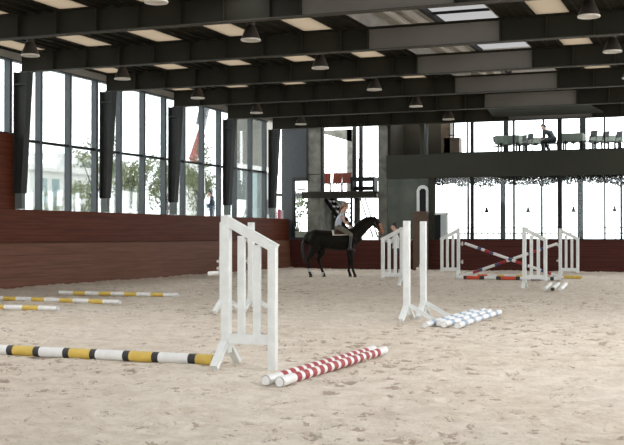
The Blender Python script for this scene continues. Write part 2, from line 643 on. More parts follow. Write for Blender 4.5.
for j, y in enumerate(BEAM_Y[:-1]):
    for i, x in enumerate(PANX[:8]):
        if j == 0 and i > 3:
            continue
        if j > 3 and i == 7:
            continue
        y0, y1 = y + 0.13, BEAM_Y[j + 1] - 0.13
        if j == 0 and i == 0:
            proto_panel = None
        o = sheet(-PW, PW, -(y1 - y0) / 2, (y1 - y0) / 2).obj('ceiling_panel', M['tan_panel'], loc=(x, (y0 + y1) / 2, ZC + 0.004))
        side = ('%s from the left windows' % ORD[i]) if i < 5 else ('%s right of the ridge lantern' % ORD[i - 5])
        tag(o, 'tan rooflight sheet, %s, %s roof bay' % (side, ORD[j]), 'ceiling panel', 'tan rooflight sheets between the roof beams', 'thing')

# roof beams: I-section with stiffeners
b0 = None
bl = ['nearest dark steel roof beam, passing overhead at the camera end',
      'dark roof beam crossing the top left, nearest beam in view',
      'second roof beam in view, landing on the nearest visible left column',
      'third roof beam in view, above the lamp row at mid left',
      'fourth roof beam in view from the camera',
      'fifth roof beam in view, joined to the grey flat soffit at the ridge',
      'farthest roof beam, close above the far gallery windows']
for k, y in enumerate(BEAM_Y):
    if k == 0:
        r = thing('roof_beam', bl[0], 'beam', (XL, y, ZB), group='dark steel roof beams across the hall')
        w = XR - XL
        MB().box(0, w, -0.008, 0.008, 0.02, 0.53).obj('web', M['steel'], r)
        MB().box(LX0 - XL, LX1 - XL, -0.03, 0.03, 0.03, 0.50).obj('skylit_plate', M['plate'], r)  # web under the lantern, coloured lighter as if lit from above
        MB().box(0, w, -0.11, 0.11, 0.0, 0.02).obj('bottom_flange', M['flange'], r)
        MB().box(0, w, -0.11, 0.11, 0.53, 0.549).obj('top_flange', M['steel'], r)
        xs = [1.05 + 1.02 * i for i in range(9)] + [LX0 - XL] + [LX1 - XL] + [LX1 - XL + 1.05 * i for i in range(1, 10)]
        for x in xs:
            MB().box(x - 0.012, x + 0.012, -0.105, 0.105, 0.02, 0.53).obj('stiffener', M['steel'], r)
        b0 = r
    else:
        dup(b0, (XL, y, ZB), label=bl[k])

# left side columns: tapering, wide at the top, on a narrow pin foot
col0 = None
cl = ['nearest dark tapered column, at the end of the raised wood wall',
      'second dark tapered column along the left windows',
      'third dark tapered column along the left windows',
      'fourth dark tapered column, beside the greenish last window bay',
      'farthest tapered column at the left far corner']
for k, y in enumerate(BEAM_Y[2:]):
    if col0 is None:
        r = thing('steel_column', cl[0], 'column', (XL - 0.1, y - 0.10, 2.15), group='tapered steel columns along the left windows')
        MB().prism([(0.0, 0.42), (0.24, 0.42), (0.44, 3.69), (0.0, 3.69)], 'y', -0.012, 0.012).obj('web', M['column'], r)
        MB().box(0.0, 0.02, -0.13, 0.13, 0.42, 3.69).obj('outer_flange', M['column'], r)
        MB().prism([(0.23, 0.42), (0.25, 0.42), (0.45, 3.69), (0.43, 3.69)], 'y', -0.13, 0.13).obj('inner_flange', M['column'], r)
        MB().box(0.02, 0.24, -0.075, 0.075, 0.0, 0.42).obj('pin_foot', M['greybldg'], r)
        MB().box(0.0, 0.425, -0.13, 0.13, 3.34, 3.37).obj('stiffener', M['column'], r)
        col0 = r
    else:
        dup(col0, (XL - 0.1, y - 0.10, 2.15), label=cl[k])

# left wall: kick boards, upper boards, raised part near the camera, eave board
c = MB()
c.box(XL - 0.45, XL - 0.12, YB, YF, 1.25, 2.15)
c.box(XL - 0.45, XL - 0.12, YB, 24.85, 2.15, 4.17)
c.box(XL - 0.45, XL - 0.20, YB, YF, -0.1, 1.25)
tag(c.obj('wall_left', M['wall_wood']), 'dark red brown timber side wall, raised near the camera', 'wall', kind='structure')
c = MB()
c.prism([(XL - 0.20, -0.1), (XL + 0.05, -0.1), (XL - 0.06, 1.22), (XL - 0.14, 1.25), (XL - 0.20, 1.25)], 'y', YB, YF)
tag(c.obj('baseboard_left', M['kick_wood']), 'dusty sloping kick boards along the left side', 'kick board', kind='structure')
c = MB()
c.box(XL - 0.45, XL - 0.16, YB, YF, 6.22, ZC)
tag(c.obj('trim_1', M['eave']), 'pale eave board above the left windows', 'trim', kind='structure')

# left windows, one per bay
bays = [(16.25, 20.6), (20.6, 24.95)] + list(zip(BEAM_Y[2:], BEAM_Y[3:]))
for k, (y0, y1) in enumerate(bays):
    r = thing('window_%d' % (k + 1), '%s tall window bay of the left side counted from the camera' % ORD[k], 'window', (XL - 0.32, y0, 2.15), kind='structure')
    zb = 2.02 if k < 2 else 0.0
    L = y1 - y0
    MB().box(-0.01, 0.01, 0, L, zb, 4.08).obj('glass', M['glass'], r)
    MB().box(-0.03, 0.09, 0, L, 1.88 if k > 1 else 2.03, 1.95 if k > 1 else 2.07).obj('transom', M['dark_frame'], r)
    MB().box(-0.05, 0.10, 0, L, 4.02, 4.08).obj('head_frame', M['grey_frame'], r)
    for m in (1.22, 2.70, 4.15):
        MB().box(-0.06, 0.12, m * L / 4.35 - 0.055, m * L / 4.35 + 0.055, zb, 4.05).obj('mullion', M['grey_frame'], r)

# far corner: grey wall panel with a narrow window
c = MB()
c.box(XL - 0.45, -17.93, YF, YF + 0.2, 0, 6.4)
c.box(-17.93, -17.33, YF, YF + 0.2, 3.85, 6.4)
c.box(-17.93, -17.33, YF, YF + 0.2, 0, 1.35)
tag(c.obj('wall_far', M['grey_panel']), 'blue grey wall panel in the far left corner', 'wall', kind='structure')
r = thing('window_7', 'narrow bright window in the far left corner beside the concrete pier', 'window', (-17.63, YF + 0.05, 1.35), kind='structure')
MB().box(-0.29, 0.29, 0.0, 0.02, 0, 2.5).obj('glass', M['glass'], r)
c = MB()
c.box(-0.36, -0.28, -0.08, 0.10, 0, 2.58)
c.box(-0.30, 0.32, -0.08, 0.10, 2.44, 2.60)
c.obj('frame', M['dark_frame'], r)
c = MB()
for z, a in ((0.95, 0.12), (1.72, 0.22), (2.05, 0.22)):
    c.box(-0.16, a, 0.03, 0.06, z, z + 0.06)
c.obj('shutter_slats', M['grey_frame'], r)

# far kick boards
c = MB()
c.box(XL, XR, YF - 0.10, YF + 0.10, -0.1, 1.25)
tag(c.obj('baseboard_far', M['far_wood']), 'dark red brown kick boards along the far end', 'kick board', kind='structure')
c = MB()
c.box(XL - 0.3, XR, YF - 0.02, YF + 0.25, 6.12, ZC)
tag(c.obj('trim_2', M['steel']), 'dark header above the far gallery windows', 'trim', kind='structure')

# right wall out of frame: a low wood wall and columns, open to daylight; back wall low
c = MB()
c.box(XR, XR + 0.3, YB, YF, -0.1, 1.9)
for y in [-5.5, -1.15, 3.2, 7.55, 11.9] + BEAM_Y:
    c.box(XR, XR + 0.3, y - 0.15, y + 0.15, 1.9, ZC)
tag(c.obj('wall_right', M['wall_wood']), 'red brown timber wall on the right side of the hall', 'wall', kind='structure')
c = MB()
c.box(XL - 0.4, XR + 0.3, YB - 0.3, YB, -0.1, 1.3)
tag(c.obj('wall_back', M['wall_wood']), 'low timber wall behind the camera', 'wall', kind='structure')

# ------------------------------------------------------------------ concrete tower and balcony
r = thing('concrete_tower', 'raw concrete stair tower frame at the far left end', 'tower', (-15.7, YF + 0.1, 0))


def tb(name, x0, x1, y0, y1, z0, z1, m, par=None):
    return MB().box(x0 + 15.7, x1 + 15.7, y0 - YF - 0.1, y1 - YF - 0.1, z0, z1).obj(name, m, par or r)


tb('pier', -17.33, -16.72, YF + 0.11, YF + 0.6, 0, 6.38, M['concrete'])
tb('pier', -14.12, -13.72, YF + 0.11, YF + 0.6, 0, 6.38, M['concrete'])
tb('joint_line', -17.30, -16.74, YF + 0.09, YF + 0.115, 4.06, 4.09, M['steel'])
tb('side_wall', -17.33, -17.15, YF + 0.6, YF + 4.6, 0, 3.05, M['concrete'])
tb('lower_wall', -18.6, -17.5, YF + 4.2, YF + 4.4, 0, 3.05, M['concrete'])
tb('outer_pier', -16.95, -16.62, YF + 4.2, YF + 4.6, 3.33, 6.38, M['concrete'])
MB().prism([(-2.9, 6.38), (-2.9, 6.36), (-1.0, 5.80), (-1.0, 6.38)], 'y', 4.1, 4.5).obj('sloping_lintel', M['concrete'], r)
tag(tb('jamb', -16.72, -16.62, YF + 0.12, YF + 0.3, 3.33, 6.38, M['dark_frame']), 'dark jamb of the upper opening')
for x in (-15.78, -15.48):
    tb('dark_post', x, x + 0.15, YF + 1.6, YF + 1.75, 3.3, 6.38, M['dark_frame'])
r2 = thing('balcony', 'dark balcony deck between the two concrete piers above the rider', 'balcony', (-15.7, YF, 3.0))
MB().box(-1.65, 1.58, -0.5, -0.1, 0.03, 0.30).obj('edge_beam', M['steel'], r2)
MB().box(-1.0, 1.55, -0.1, 0.75, 0.18, 0.30).box(-3.4, 1.55, 0.75, 5.2, 0.18, 0.30).obj('deck', M['slab'], r2)
# terrace railing and outside stair seen through the upper opening
r3 = thing('terrace_railing', 'thin grey railing outside the upper tower opening', 'railing', (-17.5, YF + 4.9, 3.3))
for z in (0.28, 0.55, 1.35, 1.75):
    MB().tube((-1.5, 0, z), (1.0, 0, z), 0.016, n=6).obj('rail', M['grey_frame'], r3)
for x in (-1.2, -0.2, 0.9):
    MB().tube((x, 0, 0), (x, 0, 1.75), 0.02, n=6).obj('post', M['grey_frame'], r3)
r3 = thing('stair_railing', 'slanting stair railing outside at the right of the upper opening', 'railing', (-16.1, YF + 3.4, 3.3))
for z in (0.0, 0.35, 0.7, 1.05):
    MB().tube((0.0, 0, 0.25 + z), (0.72, 0, 0.98 + z), 0.016, n=6).obj('rail', M['grey_frame'], r3)
MB().tube((0.72, 0, 0), (0.72, 0, 2.05), 0.02, n=6).obj('post', M['grey_frame'], r3)

# staircase under the balcony
r = thing('staircase', 'dark steel stair with pale treads under the balcony', 'staircase', (-17.05, YF + 1.6, 0))
for y in (0.0, 0.9):
    MB().beam((-0.05, y, 3.1), (1.6, y, 0.9), 0.06, 0.15).obj('stringer', M['dark_frame'], r)
for k in range(10):
    x = 0.02 + 1.5 * k / 9
    MB().box(x - 0.13, x + 0.13, 0.03, 0.87, 2.93 - 2.1 * k / 9, 3.0 - 2.1 * k / 9).obj('tread', M['plaster'], r)
for z in (0.35, 0.75):
    MB().tube((0.25, -0.05, 3.0 + z - 0.3), (1.8, -0.05, 0.9 + z - 0.2), 0.018, n=6).obj('handrail', M['dark_frame'], r)
r = thing('stair_railing', 'slanting dark handrail at the right under the balcony', 'railing', (-15.75, YF + 2.6, 1.2))
for x in (0.0, 0.22):
    MB().beam((x, 0, 1.9), (x + 0.6, 0, 0.15), 0.035, 0.05).obj('rail', M['dark_frame'], r)
MB().box(-0.30, -0.05, 0, 0.15, -1.2, 2.0).obj('post', M['concrete'], r)
MB().box(-0.48, -0.40, 0, 0.1, -1.2, 2.0).obj('post', M['dark_frame'], r)
for k in range(9):
    MB().box(-0.78, -0.52, 0.2, 0.5, -0.1 + 0.22 * k, -0.04 + 0.22 * k).obj('step', M['slab'], r)
tag(MB().box(-17.8, -16.95, YF + 2.75, YF + 2.85, 0.6, 3.15).obj('screen_wall', M['concrete']), 'green grey concrete wall behind the stair', 'wall')

# ------------------------------------------------------------------ far gallery
c = MB()
c.box(-13.72, XR, YF, YF + 0.25, 3.82, 4.80)
c.box(-13.72, XR, YF + 0.25, YF + 5.0, 4.55, 4.80)
tag(c.obj('gallery_slab', M['slab']), 'dark olive gallery floor edge spanning the far end', 'gallery')
c = MB()
c.box(-13.72, -11.35, YF + 2.2, YF + 2.3, 4.8, 6.4)
c.box(-13.72, -13.6, YF + 0.2, YF + 2.2, 4.8, 6.4)
tag(c.obj('wall_gallery', M['deck']), 'dark back wall of the gallery recess', 'wall', kind='structure')
tag(MB().box(-12.35, -12.15, YF + 0.3, YF + 0.5, 4.8, 6.2).obj('gallery_post', M['slab']), 'olive post in the dark gallery recess', 'post')
tag(MB().box(-12.02, -11.95, YF + 0.1, YF + 0.16, 4.8, 6.2).obj('gallery_rail_post', M['grey_frame']), 'thin pale upright in the dark gallery recess', 'post')
tag(MB().box(-11.50, -10.83, YF + 1.0, YF + 1.5, 4.8, 5.55).box(-11.62, -11.22, YF + 1.0, YF + 1.5, 4.8, 6.3).obj('wood_cabinet', M['wood_dark'], bevel=0.01),
    'dark brown wood cabinet at the left end of the gallery windows', 'cabinet')
r = thing('wall_screen', 'small bright panel with dark edge above the brown cabinet', 'screen', (-10.85, YF + 0.9, 5.62))
MB().box(-0.42, 0.40, 0, 0.03, 0.0, 0.04).box(0.36, 0.42, 0, 0.03, -0.82, 0.62).obj('frame', M['dark_frame'], r)
MB().box(-0.40, 0.36, 0.01, 0.02, 0.04, 0.62).obj('pane', M['glass'], r)

# gallery windows, upper and lower: frames with alternating thick and thin mullions
INN = [(-11.78, 0.28), (-10.08, 0.12), (-8.37, 0.07), (-6.54, 0.17), (-4.80, 0.06), (-3.03, 0.15), (-1.25, 0.06), (0.5, 0.15), (2.3, 0.06), (4.0, 0.15)]
for nm, z0, z1, lab in (('window_8', 4.80, 6.15, 'upper gallery window band at the far end'), ('window_9', 1.25, 3.82, 'lower bright window band above the far kick boards')):
    r = thing(nm, lab, 'window', (0, YF + 0.12, z0), kind='structure')
    h = z1 - z0
    MB().box(-11.5 if z0 > 3 else -11.7, XR, -0.01, 0.01, 0, h).obj('glass', M['glass'], r)
    for k, (x, w) in enumerate(INN):
        if k == 0 and z0 > 3:
            continue
        MB().box(x - w / 2, x + w / 2, -0.07, 0.07, 0, h).obj('mullion', M['dark_frame'] if k else M['slab'], r)
    MB().box(-11.7, XR, -0.05, 0.05, 0, 0.05).obj('bottom_frame', M['dark_frame'], r)

# outer posts of the gallery
for nm, x, w, lab in (('p', -9.72, 0.22, 'left thick grey post'), ('p', -8.0, 0.08, 'left thin dark post'), ('p', -6.33, 0.24, 'middle thick grey post'),
                      ('p', -4.6, 0.10, 'rightmost thin dark post'), ('p', -2.9, 0.24, 'outlying thick grey post'), ('p', -11.3, 0.08, 'leftmost thin dark post')):
    o = MB().box(x - w / 2, x + w / 2, YF + 4.6, YF + 4.75, 0.6, 4.55).obj('gallery_post', M['grey_frame'] if w > 0.15 else M['dark_frame'])
    tag(o, lab + ' standing outside beyond the lower far windows', 'post', 'posts outside the far windows')
for x, w, lab in ((-10.1 + 0.0, 0.0, ''), (-7.44, 0.07, 'thin dark post left of the seated person'), (-5.84, 0.24, 'thick dark post right of the seated person'), (-9.0, 0.20, 'thick dark post left of the left table')):
    if w:
        tag(MB().box(x - w / 2, x + w / 2, YF + 1.65, YF + 1.75, 4.8, 6.35).obj('gallery_post', M['dark_frame']), lab + ' on the upper gallery', 'post', 'posts on the upper gallery')

# terrace railing beyond far glass
r = thing('terrace_railing', 'long thin railing outside behind the lower far windows', 'railing', (-8, YF + 5.3, 0.6))
for z in (0.93, 1.18):
    MB().tube((-4, 0, z), (9, 0, z), 0.022, n=6).obj('rail', M['dark_frame'], r)
for k in range(16):
    MB().tube((-3.6 + 0.26 * k, 0, 0), (-3.6 + 0.26 * k, 0, 1.18), 0.016, n=5).obj('baluster', M['dark_frame'], r)
for k in range(5):
    MB().tube((1.6 + 1.5 * k, 0, 0), (1.6 + 1.5 * k, 0, 1.18), 0.018, n=5).obj('baluster', M['dark_frame'], r)

# small black pendants outside under the gallery
p0 = None
for k, (x, z) in enumerate(((-9.93, 2.4), (-8.17, 2.4), (-6.29, 2.4), (-4.64, 2.4))):
    lab = '%s small black pendant lamp from the left, seen through the lower far windows' % ORD[k]
    if p0 is None:
        p0 = thing('pendant_lamp', lab, 'lamp', (x, YF + 2.2, z), group='small pendants beyond the lower far windows')
        MB().lathe([(0.0, 0.24), (0.035, 0.24), (0.05, 0.15), (0.11, 0.02), (0.115, 0.0), (0.0, 0.0)], 14).obj('shade', M['black'], p0)
        MB().tube((0, 0, 0.24), (0, 0, 4.55 - z), 0.004, n=4).obj('cord', M['grey_frame'], p0)
    else:
        dup(p0, (x, YF + 2.2, z), label=lab)

# leafy fringe hanging below the gallery edge, outside the glass
bm = bmesh.new()
random.seed(3)
for k in range(7500):
    x = random.uniform(-13.6, -3.6)
    y = YF + 0.40 + random.random() * 0.25
    dens = noise.noise(Vector((x * 1.3, 0, 3)))
    drop = max(0.10, 0.34 + 0.35 * dens) * random.random() ** 1.8
    z = 3.84 - drop
    s = random.uniform(0.05, 0.10)
    e = Euler((random.uniform(-1, 1), random.uniform(-1.2, 1.2), random.uniform(0, 6)))
    vs = []
    for a, b in ((-0.5, 0), (0, 0.35), (0.5, 0), (0, -0.35)):
        q = Vector((a * s * 0.7, 0.0, b * s * 2.2))
        q.rotate(e)
        vs.append(bm.verts.new(Vector((x, y, z)) + q))
    bm.faces.new(vs)
me = bpy.data.meshes.new('hanging_ivy')
bm.to_mesh(me)
bm.free()
me.materials.append(M['ivy'])
o = bpy.data.objects.new('hanging_ivy', me)
COL.objects.link(o)
tag(o, 'ragged leafy fringe hanging under the gallery edge', 'plants', kind='stuff')

# dim glazed room left of the lower windows
tag(MB().box(-13.72, -11.92, YF + 0.15, YF + 0.25, 1.25, 3.82).obj('glass_partition', M['curtain_glass']), 'dim green grey glazed panel right of the concrete pier', 'glass panel')
r = thing('arch_reflection', 'narrow white arch, a window reflection built onto the dim glazed panel', 'frame', (-12.15, YF + 0.05, 2.30))  # window reflection in the glass, modelled as a white arch
c = MB()
c.box(-0.27, -0.15, 0, 0.06, 0, 1.0)
c.box(0.13, 0.25, 0, 0.06, 0, 1.0)
pts = [(-0.27 + 0.0, 1.0), (-0.20, 1.15), (-0.08, 1.22), (0.06, 1.22), (0.18, 1.15), (0.25, 1.0), (0.13, 1.0), (0.06, 1.08), (-0.08, 1.08), (-0.15, 1.0)]
c.prism(pts, 'y', 0, 0.06)
c.obj('frame', M['white'], r)  # bright outline of the reflection
MB().box(-0.15, 0.13, 0.03, 0.05, 0, 1.07).obj('dark_pane', M['dark_frame'], r)
r = thing('dark_cabinet', 'tall dark brown cabinet standing against the far kick boards', 'cabinet', (-12.1, 43.85, 0))
MB().box(-0.28, 0.28, -0.2, 0.2, 0, 2.38).obj('body', M['wood_dark'], r, bevel=0.01)
MB().box(-0.30, 0.30, -0.22, 0.22, 2.38, 2.42).obj('top', M['wood_dark'], r)
MB().box(-0.26, -0.005, -0.215, -0.2, 0.08, 2.3).obj('door', M['wood_dark'], r)
MB().box(0.005, 0.26, -0.215, -0.2, 0.08, 2.3).obj('door', M['wood_dark'], r)
r = thing('open_door', 'white framed glass door standing open beside the dark cabinet', 'door', (-11.45, YF + 0.1, 1.25))
c = MB()
c.box(-0.32, -0.25, -0.05, 0, 0, 1.10)
c.box(0.28, 0.36, -0.05, 0, 0, 1.10)
c.box(-0.32, 0.36, -0.05, 0, 1.04, 1.12)
c.obj('frame', M['white'], r)
MB().box(0.05, 0.28, -0.04, -0.01, 0.05, 1.04).obj('pale_panel', M['frosted'], r)
MB().box(-0.25, 0.05, -0.04, -0.01, 0.05, 1.04).obj('dark_panel', M['dark_frame'], r)


# gallery furniture
def small_chair(name, label, m, group, loc, rz):
    t = thing(name, label, 'chair', loc, rz, group)
    MB().box(-0.21, 0.21, -0.21, 0.21, 0.42, 0.46).obj('seat', m, t, bevel=0.008)
    for x in (-0.19, 0.19):
        MB().beam((x, -0.18, 0.0), (x, -0.18, 0.43), 0.035, 0.035).obj('leg', m, t)
        MB().beam((x, 0.22, 0.0), (x, 0.19, 0.45), 0.035, 0.035).obj('leg', m, t)
    bm_ = MB()
    for x in (-0.19, 0.19):
        bm_.beam((x, 0.19, 0.45), (x, 0.29, 0.90), 0.035, 0.03)
    bm_.beam((-0.2, 0.285, 0.86), (0.2, 0.285, 0.86), 0.03, 0.10)
    bm_.beam((-0.2, 0.265, 0.76), (0.2, 0.265, 0.76), 0.025, 0.24)
    bm_.obj('backrest', m, t)
    return t


def table(label, cloth_label, x, y, z, w, d, drop):
    t = thing('gallery_table', label, 'table', (x, y, z), 0, 'tables on the upper gallery')
    MB().box(-w / 2, w / 2, -d / 2, d / 2, 0.70, 0.73).obj('tabletop', M['wood_dark'], t)
    for a in (-1, 1):
        for b in (-1, 1):
            MB().box(a * (w / 2 - 0.1) - 0.03, a * (w / 2 - 0.1) + 0.03, b * (d / 2 - 0.1) - 0.03, b * (d / 2 - 0.1) + 0.03, 0, 0.70).obj('leg', M['dark_frame'], t)
    # cloth with rippling hem
    bm = bmesh.new()
    W2, D2 = w / 2 + 0.02, d / 2 + 0.02
    per = []
    n = 20
    for (ax, ay), (bx, by) in (((-W2, -D2), (W2, -D2)), ((W2, -D2), (W2, D2)), ((W2, D2), (-W2, D2)), ((-W2, D2), (-W2, -D2))):
        for k in range(n):
            u = k / n
            per.append((ax + (bx - ax) * u, ay + (by - ay) * u))
    T = [bm.verts.new((px, py, 0.736)) for px, py in per]
    Bm = []
    for k, (px, py) in enumerate(per):
        f = 1 + 0.025 * sin(k * 1.7)
        Bm.append(bm.verts.new((px * f, py * f, 0.736 - drop * (1 + 0.12 * sin(k * 0.9)))))
    L = len(per)
    for k in range(L):
        bm.faces.new((T[k], T[(k + 1) % L], Bm[(k + 1) % L], Bm[k]))
    bm.faces.new(T)
    me = bpy.data.meshes.new('tablecloth')
    bm.to_mesh(me)
    bm.free()
    me.materials.append(M['cloth'])
    o = bpy.data.objects.new('tablecloth', me)
    COL.objects.link(o)
    o.location = (x, y, z)
    tag(o, cloth_label, 'tablecloth', 'cloths on the gallery tables')


GZ = 4.80
table('dark leftmost gallery table under its cloth', 'grey green cloth on the leftmost gallery table', -8.75, YF + 1.0, GZ, 0.95, 0.8, 0.34)
table('gallery table just left of the seated person', 'grey cloth on the table just left of the seated person', -7.95, YF + 2.5, GZ, 1.0, 0.8, 0.25)
table('gallery table right of the seated person', 'grey green cloth on the table right of the seated person', -6.15, YF + 1.0, GZ, 0.85, 0.8, 0.34)
table('dark rightmost gallery table under its cloth', 'grey cloth on the rightmost gallery table', -5.0, YF + 2.5, GZ, 1.25, 0.8, 0.25)
GG = 'black chairs on the upper gallery'
for lab, x, y, rz in (('black gallery chair at the left end of the leftmost table', -9.35, YF + 2.1, pi / 2 - 0.9),
                      ('black gallery chair between the two tables left of the person, tilted left one', -8.45, YF + 1.75, -pi / 2 + 0.9),
                      ('black gallery chair directly left of the cloth table by the person', -8.08, YF + 1.2, -pi / 2 + 0.8),
                      ('black chair the gallery person sits on', -6.98, YF + 1.35, -pi / 2),
                      ('black gallery chair at the thick post, left one of the pair', -5.45, YF + 0.75, -pi / 2 + 0.9),
                      ('black gallery chair in front of the rightmost table, left half', -5.05, YF + 1.25, -pi / 2 + 0.8),
                      ('black gallery chair at the right end of the rightmost table, left of two', -4.55, YF + 1.45, -pi / 2 + 0.8),
                      ('rightmost black chair on the gallery', -4.0, YF + 1.9, -pi / 2 + 0.8)):
    small_chair('gallery_chair', lab, M['black'], GG, (x, y, GZ), rz).scale = (0.9, 0.9, 0.93)
# balcony furniture
BG = 'red brown chairs on the tower balcony'
for lab, x, rz in (('leftmost red brown chair on the tower balcony', -16.98, 0.2), ('middle red brown chair on the tower balcony', -16.48, 0.05), ('rightmost red brown chair on the tower balcony', -15.98, 0.3)):
    t = small_chair('balcony_chair', lab, M['chair_red'], BG, (x, YF + 1.4 + 0.0 * x, 3.30), rz)
    MB().box(-0.18, 0.18, 0.205, 0.235, 0.47, 0.84).obj('back_panel', M['chair_red'], t)
r = thing('dark_table', 'long dark table on the right half of the tower balcony', 'table', (-15.1, YF + 1.2, 3.30))
MB().box(-0.55, 0.55, -0.3, 0.3, 0.50, 0.66).obj('tabletop', M['dark_frame'], r)
for x in (-0.5, 0.5):
    MB().box(x - 0.04, x + 0.04, -0.25, 0.25, 0, 0.5).obj('leg', M['dark_frame'], r)
MB().box(-0.5, 0.5, 0.15, 0.2, 0.1, 0.28).obj('crossbar', M['slab'], r)

# ------------------------------------------------------------------ high bay lamps
l0 = None
rows = [(-15.96, 'in the row along the left windows', [18.3, 22.4, 26.7, 31.3, 35.9, 40.2]),
        (-10.1, 'in the middle row left of the ridge', [18.1, 22.4, 26.8, 31.4, 36.0, 40.5]),
        (-2.72, 'in the row right of the ridge', [22.4, 26.9, 31.6, 36.0, 40.4])]
for x, rl, ys in rows:
    for k, y in enumerate(ys):
        lab = '%s high bay lamp from the camera %s' % (ORD[k].capitalize() if False else ORD[k], rl)
        if l0 is None:
            l0 = thing('high_bay_lamp', lab, 'lamp', (x, y, 5.79), group='brown bell shaped high bay lamps under the roof')
            MB().lathe([(0.215, 0.03), (0.20, 0.10), (0.155, 0.20), (0.115, 0.30), (0.09, 0.34), (0.0, 0.34)], 24).obj('shade', M['lamp_metal'], l0)
            MB().lathe([(0.09, 0.34), (0.095, 0.36), (0.085, 0.50), (0.05, 0.52), (0.0, 0.52)], 16).obj('ballast_housing', M['lamp_metal'], l0)
            shd = [c_ for c_ in l0.children if c_.name.startswith('shade')][0]
            MB().lathe([(0.222, 0.035), (0.228, 0.02), (0.222, 0.0), (0.205, 0.0), (0.205, 0.03)], 24).obj('rim', M['lamp_rim'], shd)
            MB().lathe([(0.208, 0.012), (0.1, 0.022), (0.0, 0.025)], 24).obj('diffuser', M['lamp_rim'], shd)
            MB().tube((0, 0, 0.52), (0, 0, ZC - 5.79), 0.012, n=6).obj('hanger_rod', M['lamp_metal'], l0)
        else:
            dup(l0, (x, y, 5.79), label=lab)


# ------------------------------------------------------------------ poles
def pole(name, label, a, b, segs, group=None, r=0.05, cat='pole'):
    """segs: list of (fraction length, material key) along a->b; built at origin along +X then placed"""
    a = Vector(a)
    b = Vector(b)
    d = b - a
    L = d.length
    keys = []
    for _, k in segs:
        if k not in keys:
            keys.append(k)
    tot = sum(s for s, _ in segs)
    m = MB()
    p = -L / 2
    n = 16
    for s, k in segs:
        q = p + L * s / tot
        m.tube((p, 0, 0), (q, 0, 0), r, n=n, mi=keys.index(k), caps=False)
        p = q
    e = m.bm
    for x, f, k in ((-L / 2, -1, segs[0][1]), (L / 2, 1, segs[-1][1])):
        vs = []
        for i in range(n):
            t = 2 * pi * i / n
            vs.append(e.verts.new((x + f * 0.006, r * 0.9 * cos(t), r * 0.9 * sin(t))))
        fc = e.faces.new(vs)
        fc.material_index = keys.index(k)
    bmesh.ops.remove_doubles(e, verts=e.verts, dist=0.0002)
    o = m.obj(name, [M[k] for k in keys])
    o.location = (a + b) / 2
    o.rotation_euler = d.to_track_quat('X', 'Z').to_euler()
    return tag(o, label, cat, group)


Rz = 0.048
YB_ = [(q, k) for q, k in zip((.30, .085, .37, .085, .30, .085, .34, .085, .29, .08, .37, .085, .30, .085, .385, .095, .21), ('yellow', 'black', 'pole_white', 'black') * 4 + ('yellow',))]
pole('ground_pole', 'yellow black and white ground pole lying left of the nearest wing stand', (-9.02, 11.2, Rz), (-5.47, 11.13, Rz), YB_, r=0.062)
YW = [(0.45, 'pole_white'), (0.36, 'yellow'), (0.42, 'pole_white'), (0.36, 'yellow'), (0.40, 'pole_white'), (0.36, 'yellow'), (0.42, 'pole_white'), (0.36, 'yellow'), (0.42, 'pole_white')]
gy = 'yellow and white poles on the sand by the left wall'
pole('ground_pole', 'nearest yellow and white pole by the left wall', (-15.6, 17.75, Rz), (-12.07, 17.85, Rz), YW, gy)
pole('ground_pole', 'middle yellow and white pole by the left wall', (-15.55, 20.3, Rz), (-12.0, 20.0, Rz), YW, gy)
pole('ground_pole', 'farthest yellow and white pole by the left wall', (-15.35, 22.75, Rz), (-12.15, 22.85, Rz), YW, gy)
RW = [(0.34, 'pole_white')]
for k in range(13):
    RW += [(0.125, 'red'), (0.085, 'pole_white')]
RW += [(0.20, 'pole_white')]
gr = 'pair of red and white poles beside the nearest wing stand'
pole('ground_pole', 'left pole of the near red and white pair', (-4.235, 9.75, Rz), (-4.15, 12.85, Rz), RW, gr)
pole('ground_pole', 'right pole of the near red and white pair', (-4.07, 9.7, Rz), (-3.99, 12.8, Rz), RW, gr)
BW = [(0.35, 'pole_white'), (0.22, 'blue'), (0.38, 'pole_white'), (0.22, 'blue'), (0.38, 'pole_white'), (0.22, 'blue'), (0.38, 'pole_white'), (0.22, 'blue'), (0.38, 'pole_white'), (0.22, 'blue'), (0.35, 'pole_white')]
gb = 'blue and white poles bundled by the middle standards'
for k, (xa, xb, ya) in enumerate(((-4.53, -4.50, 16.65), (-4.40, -4.37, 17.0), (-4.27, -4.22, 16.8), (-4.03, -4.02, 16.7))):
    pole('ground_pole', ['leftmost blue and white pole of the bundle', 'second blue and white pole from the left of the bundle', 'third blue and white pole from the left of the bundle', 'rightmost blue and white pole of the bundle'][k],
         (xa, ya, Rz), (xb, ya + 3.2, Rz), BW, gb)
gw = 'white poles on the sand before the far right wing'
for k, x in enumerate((-4.62, -4.42, -4.22)):
    pole('ground_pole', ['left one of three short white poles on the sand at the far right', 'middle one of three short white poles on the sand at the far right', 'right one of three short white poles on the sand at the far right'][k],
         (x, 28.7, 0.05), (x + 0.03, 29.5, 0.16), [(0.06, 'pole_white' if k != 1 else 'black'), (0.74, 'pole_white')], gw)


# ------------------------------------------------------------------ jump standards
def a_feet(t, spread=0.30, h=0.27, x=0.0):
    for s in (-1, 1):
        MB().beam((x, s * 0.05, h), (x, s * spread, 0.03), 0.075, 0.06, up=(0, 0, 1)).obj('foot', M['white'], t, bevel=0.006)


def cups(t, hs, x=-0.09):
    t = [c_ for c_ in t.children if 'post' in c_.name][0]
    for z in hs:
        MB().box(x - 0.06, x, -0.03, 0.03, z - 0.02, z + 0.03).box(x - 0.01, x + 0.03, -0.035, 0.035, z - 0.05, z + 0.08).obj('pole_cup', M['cup'], t)


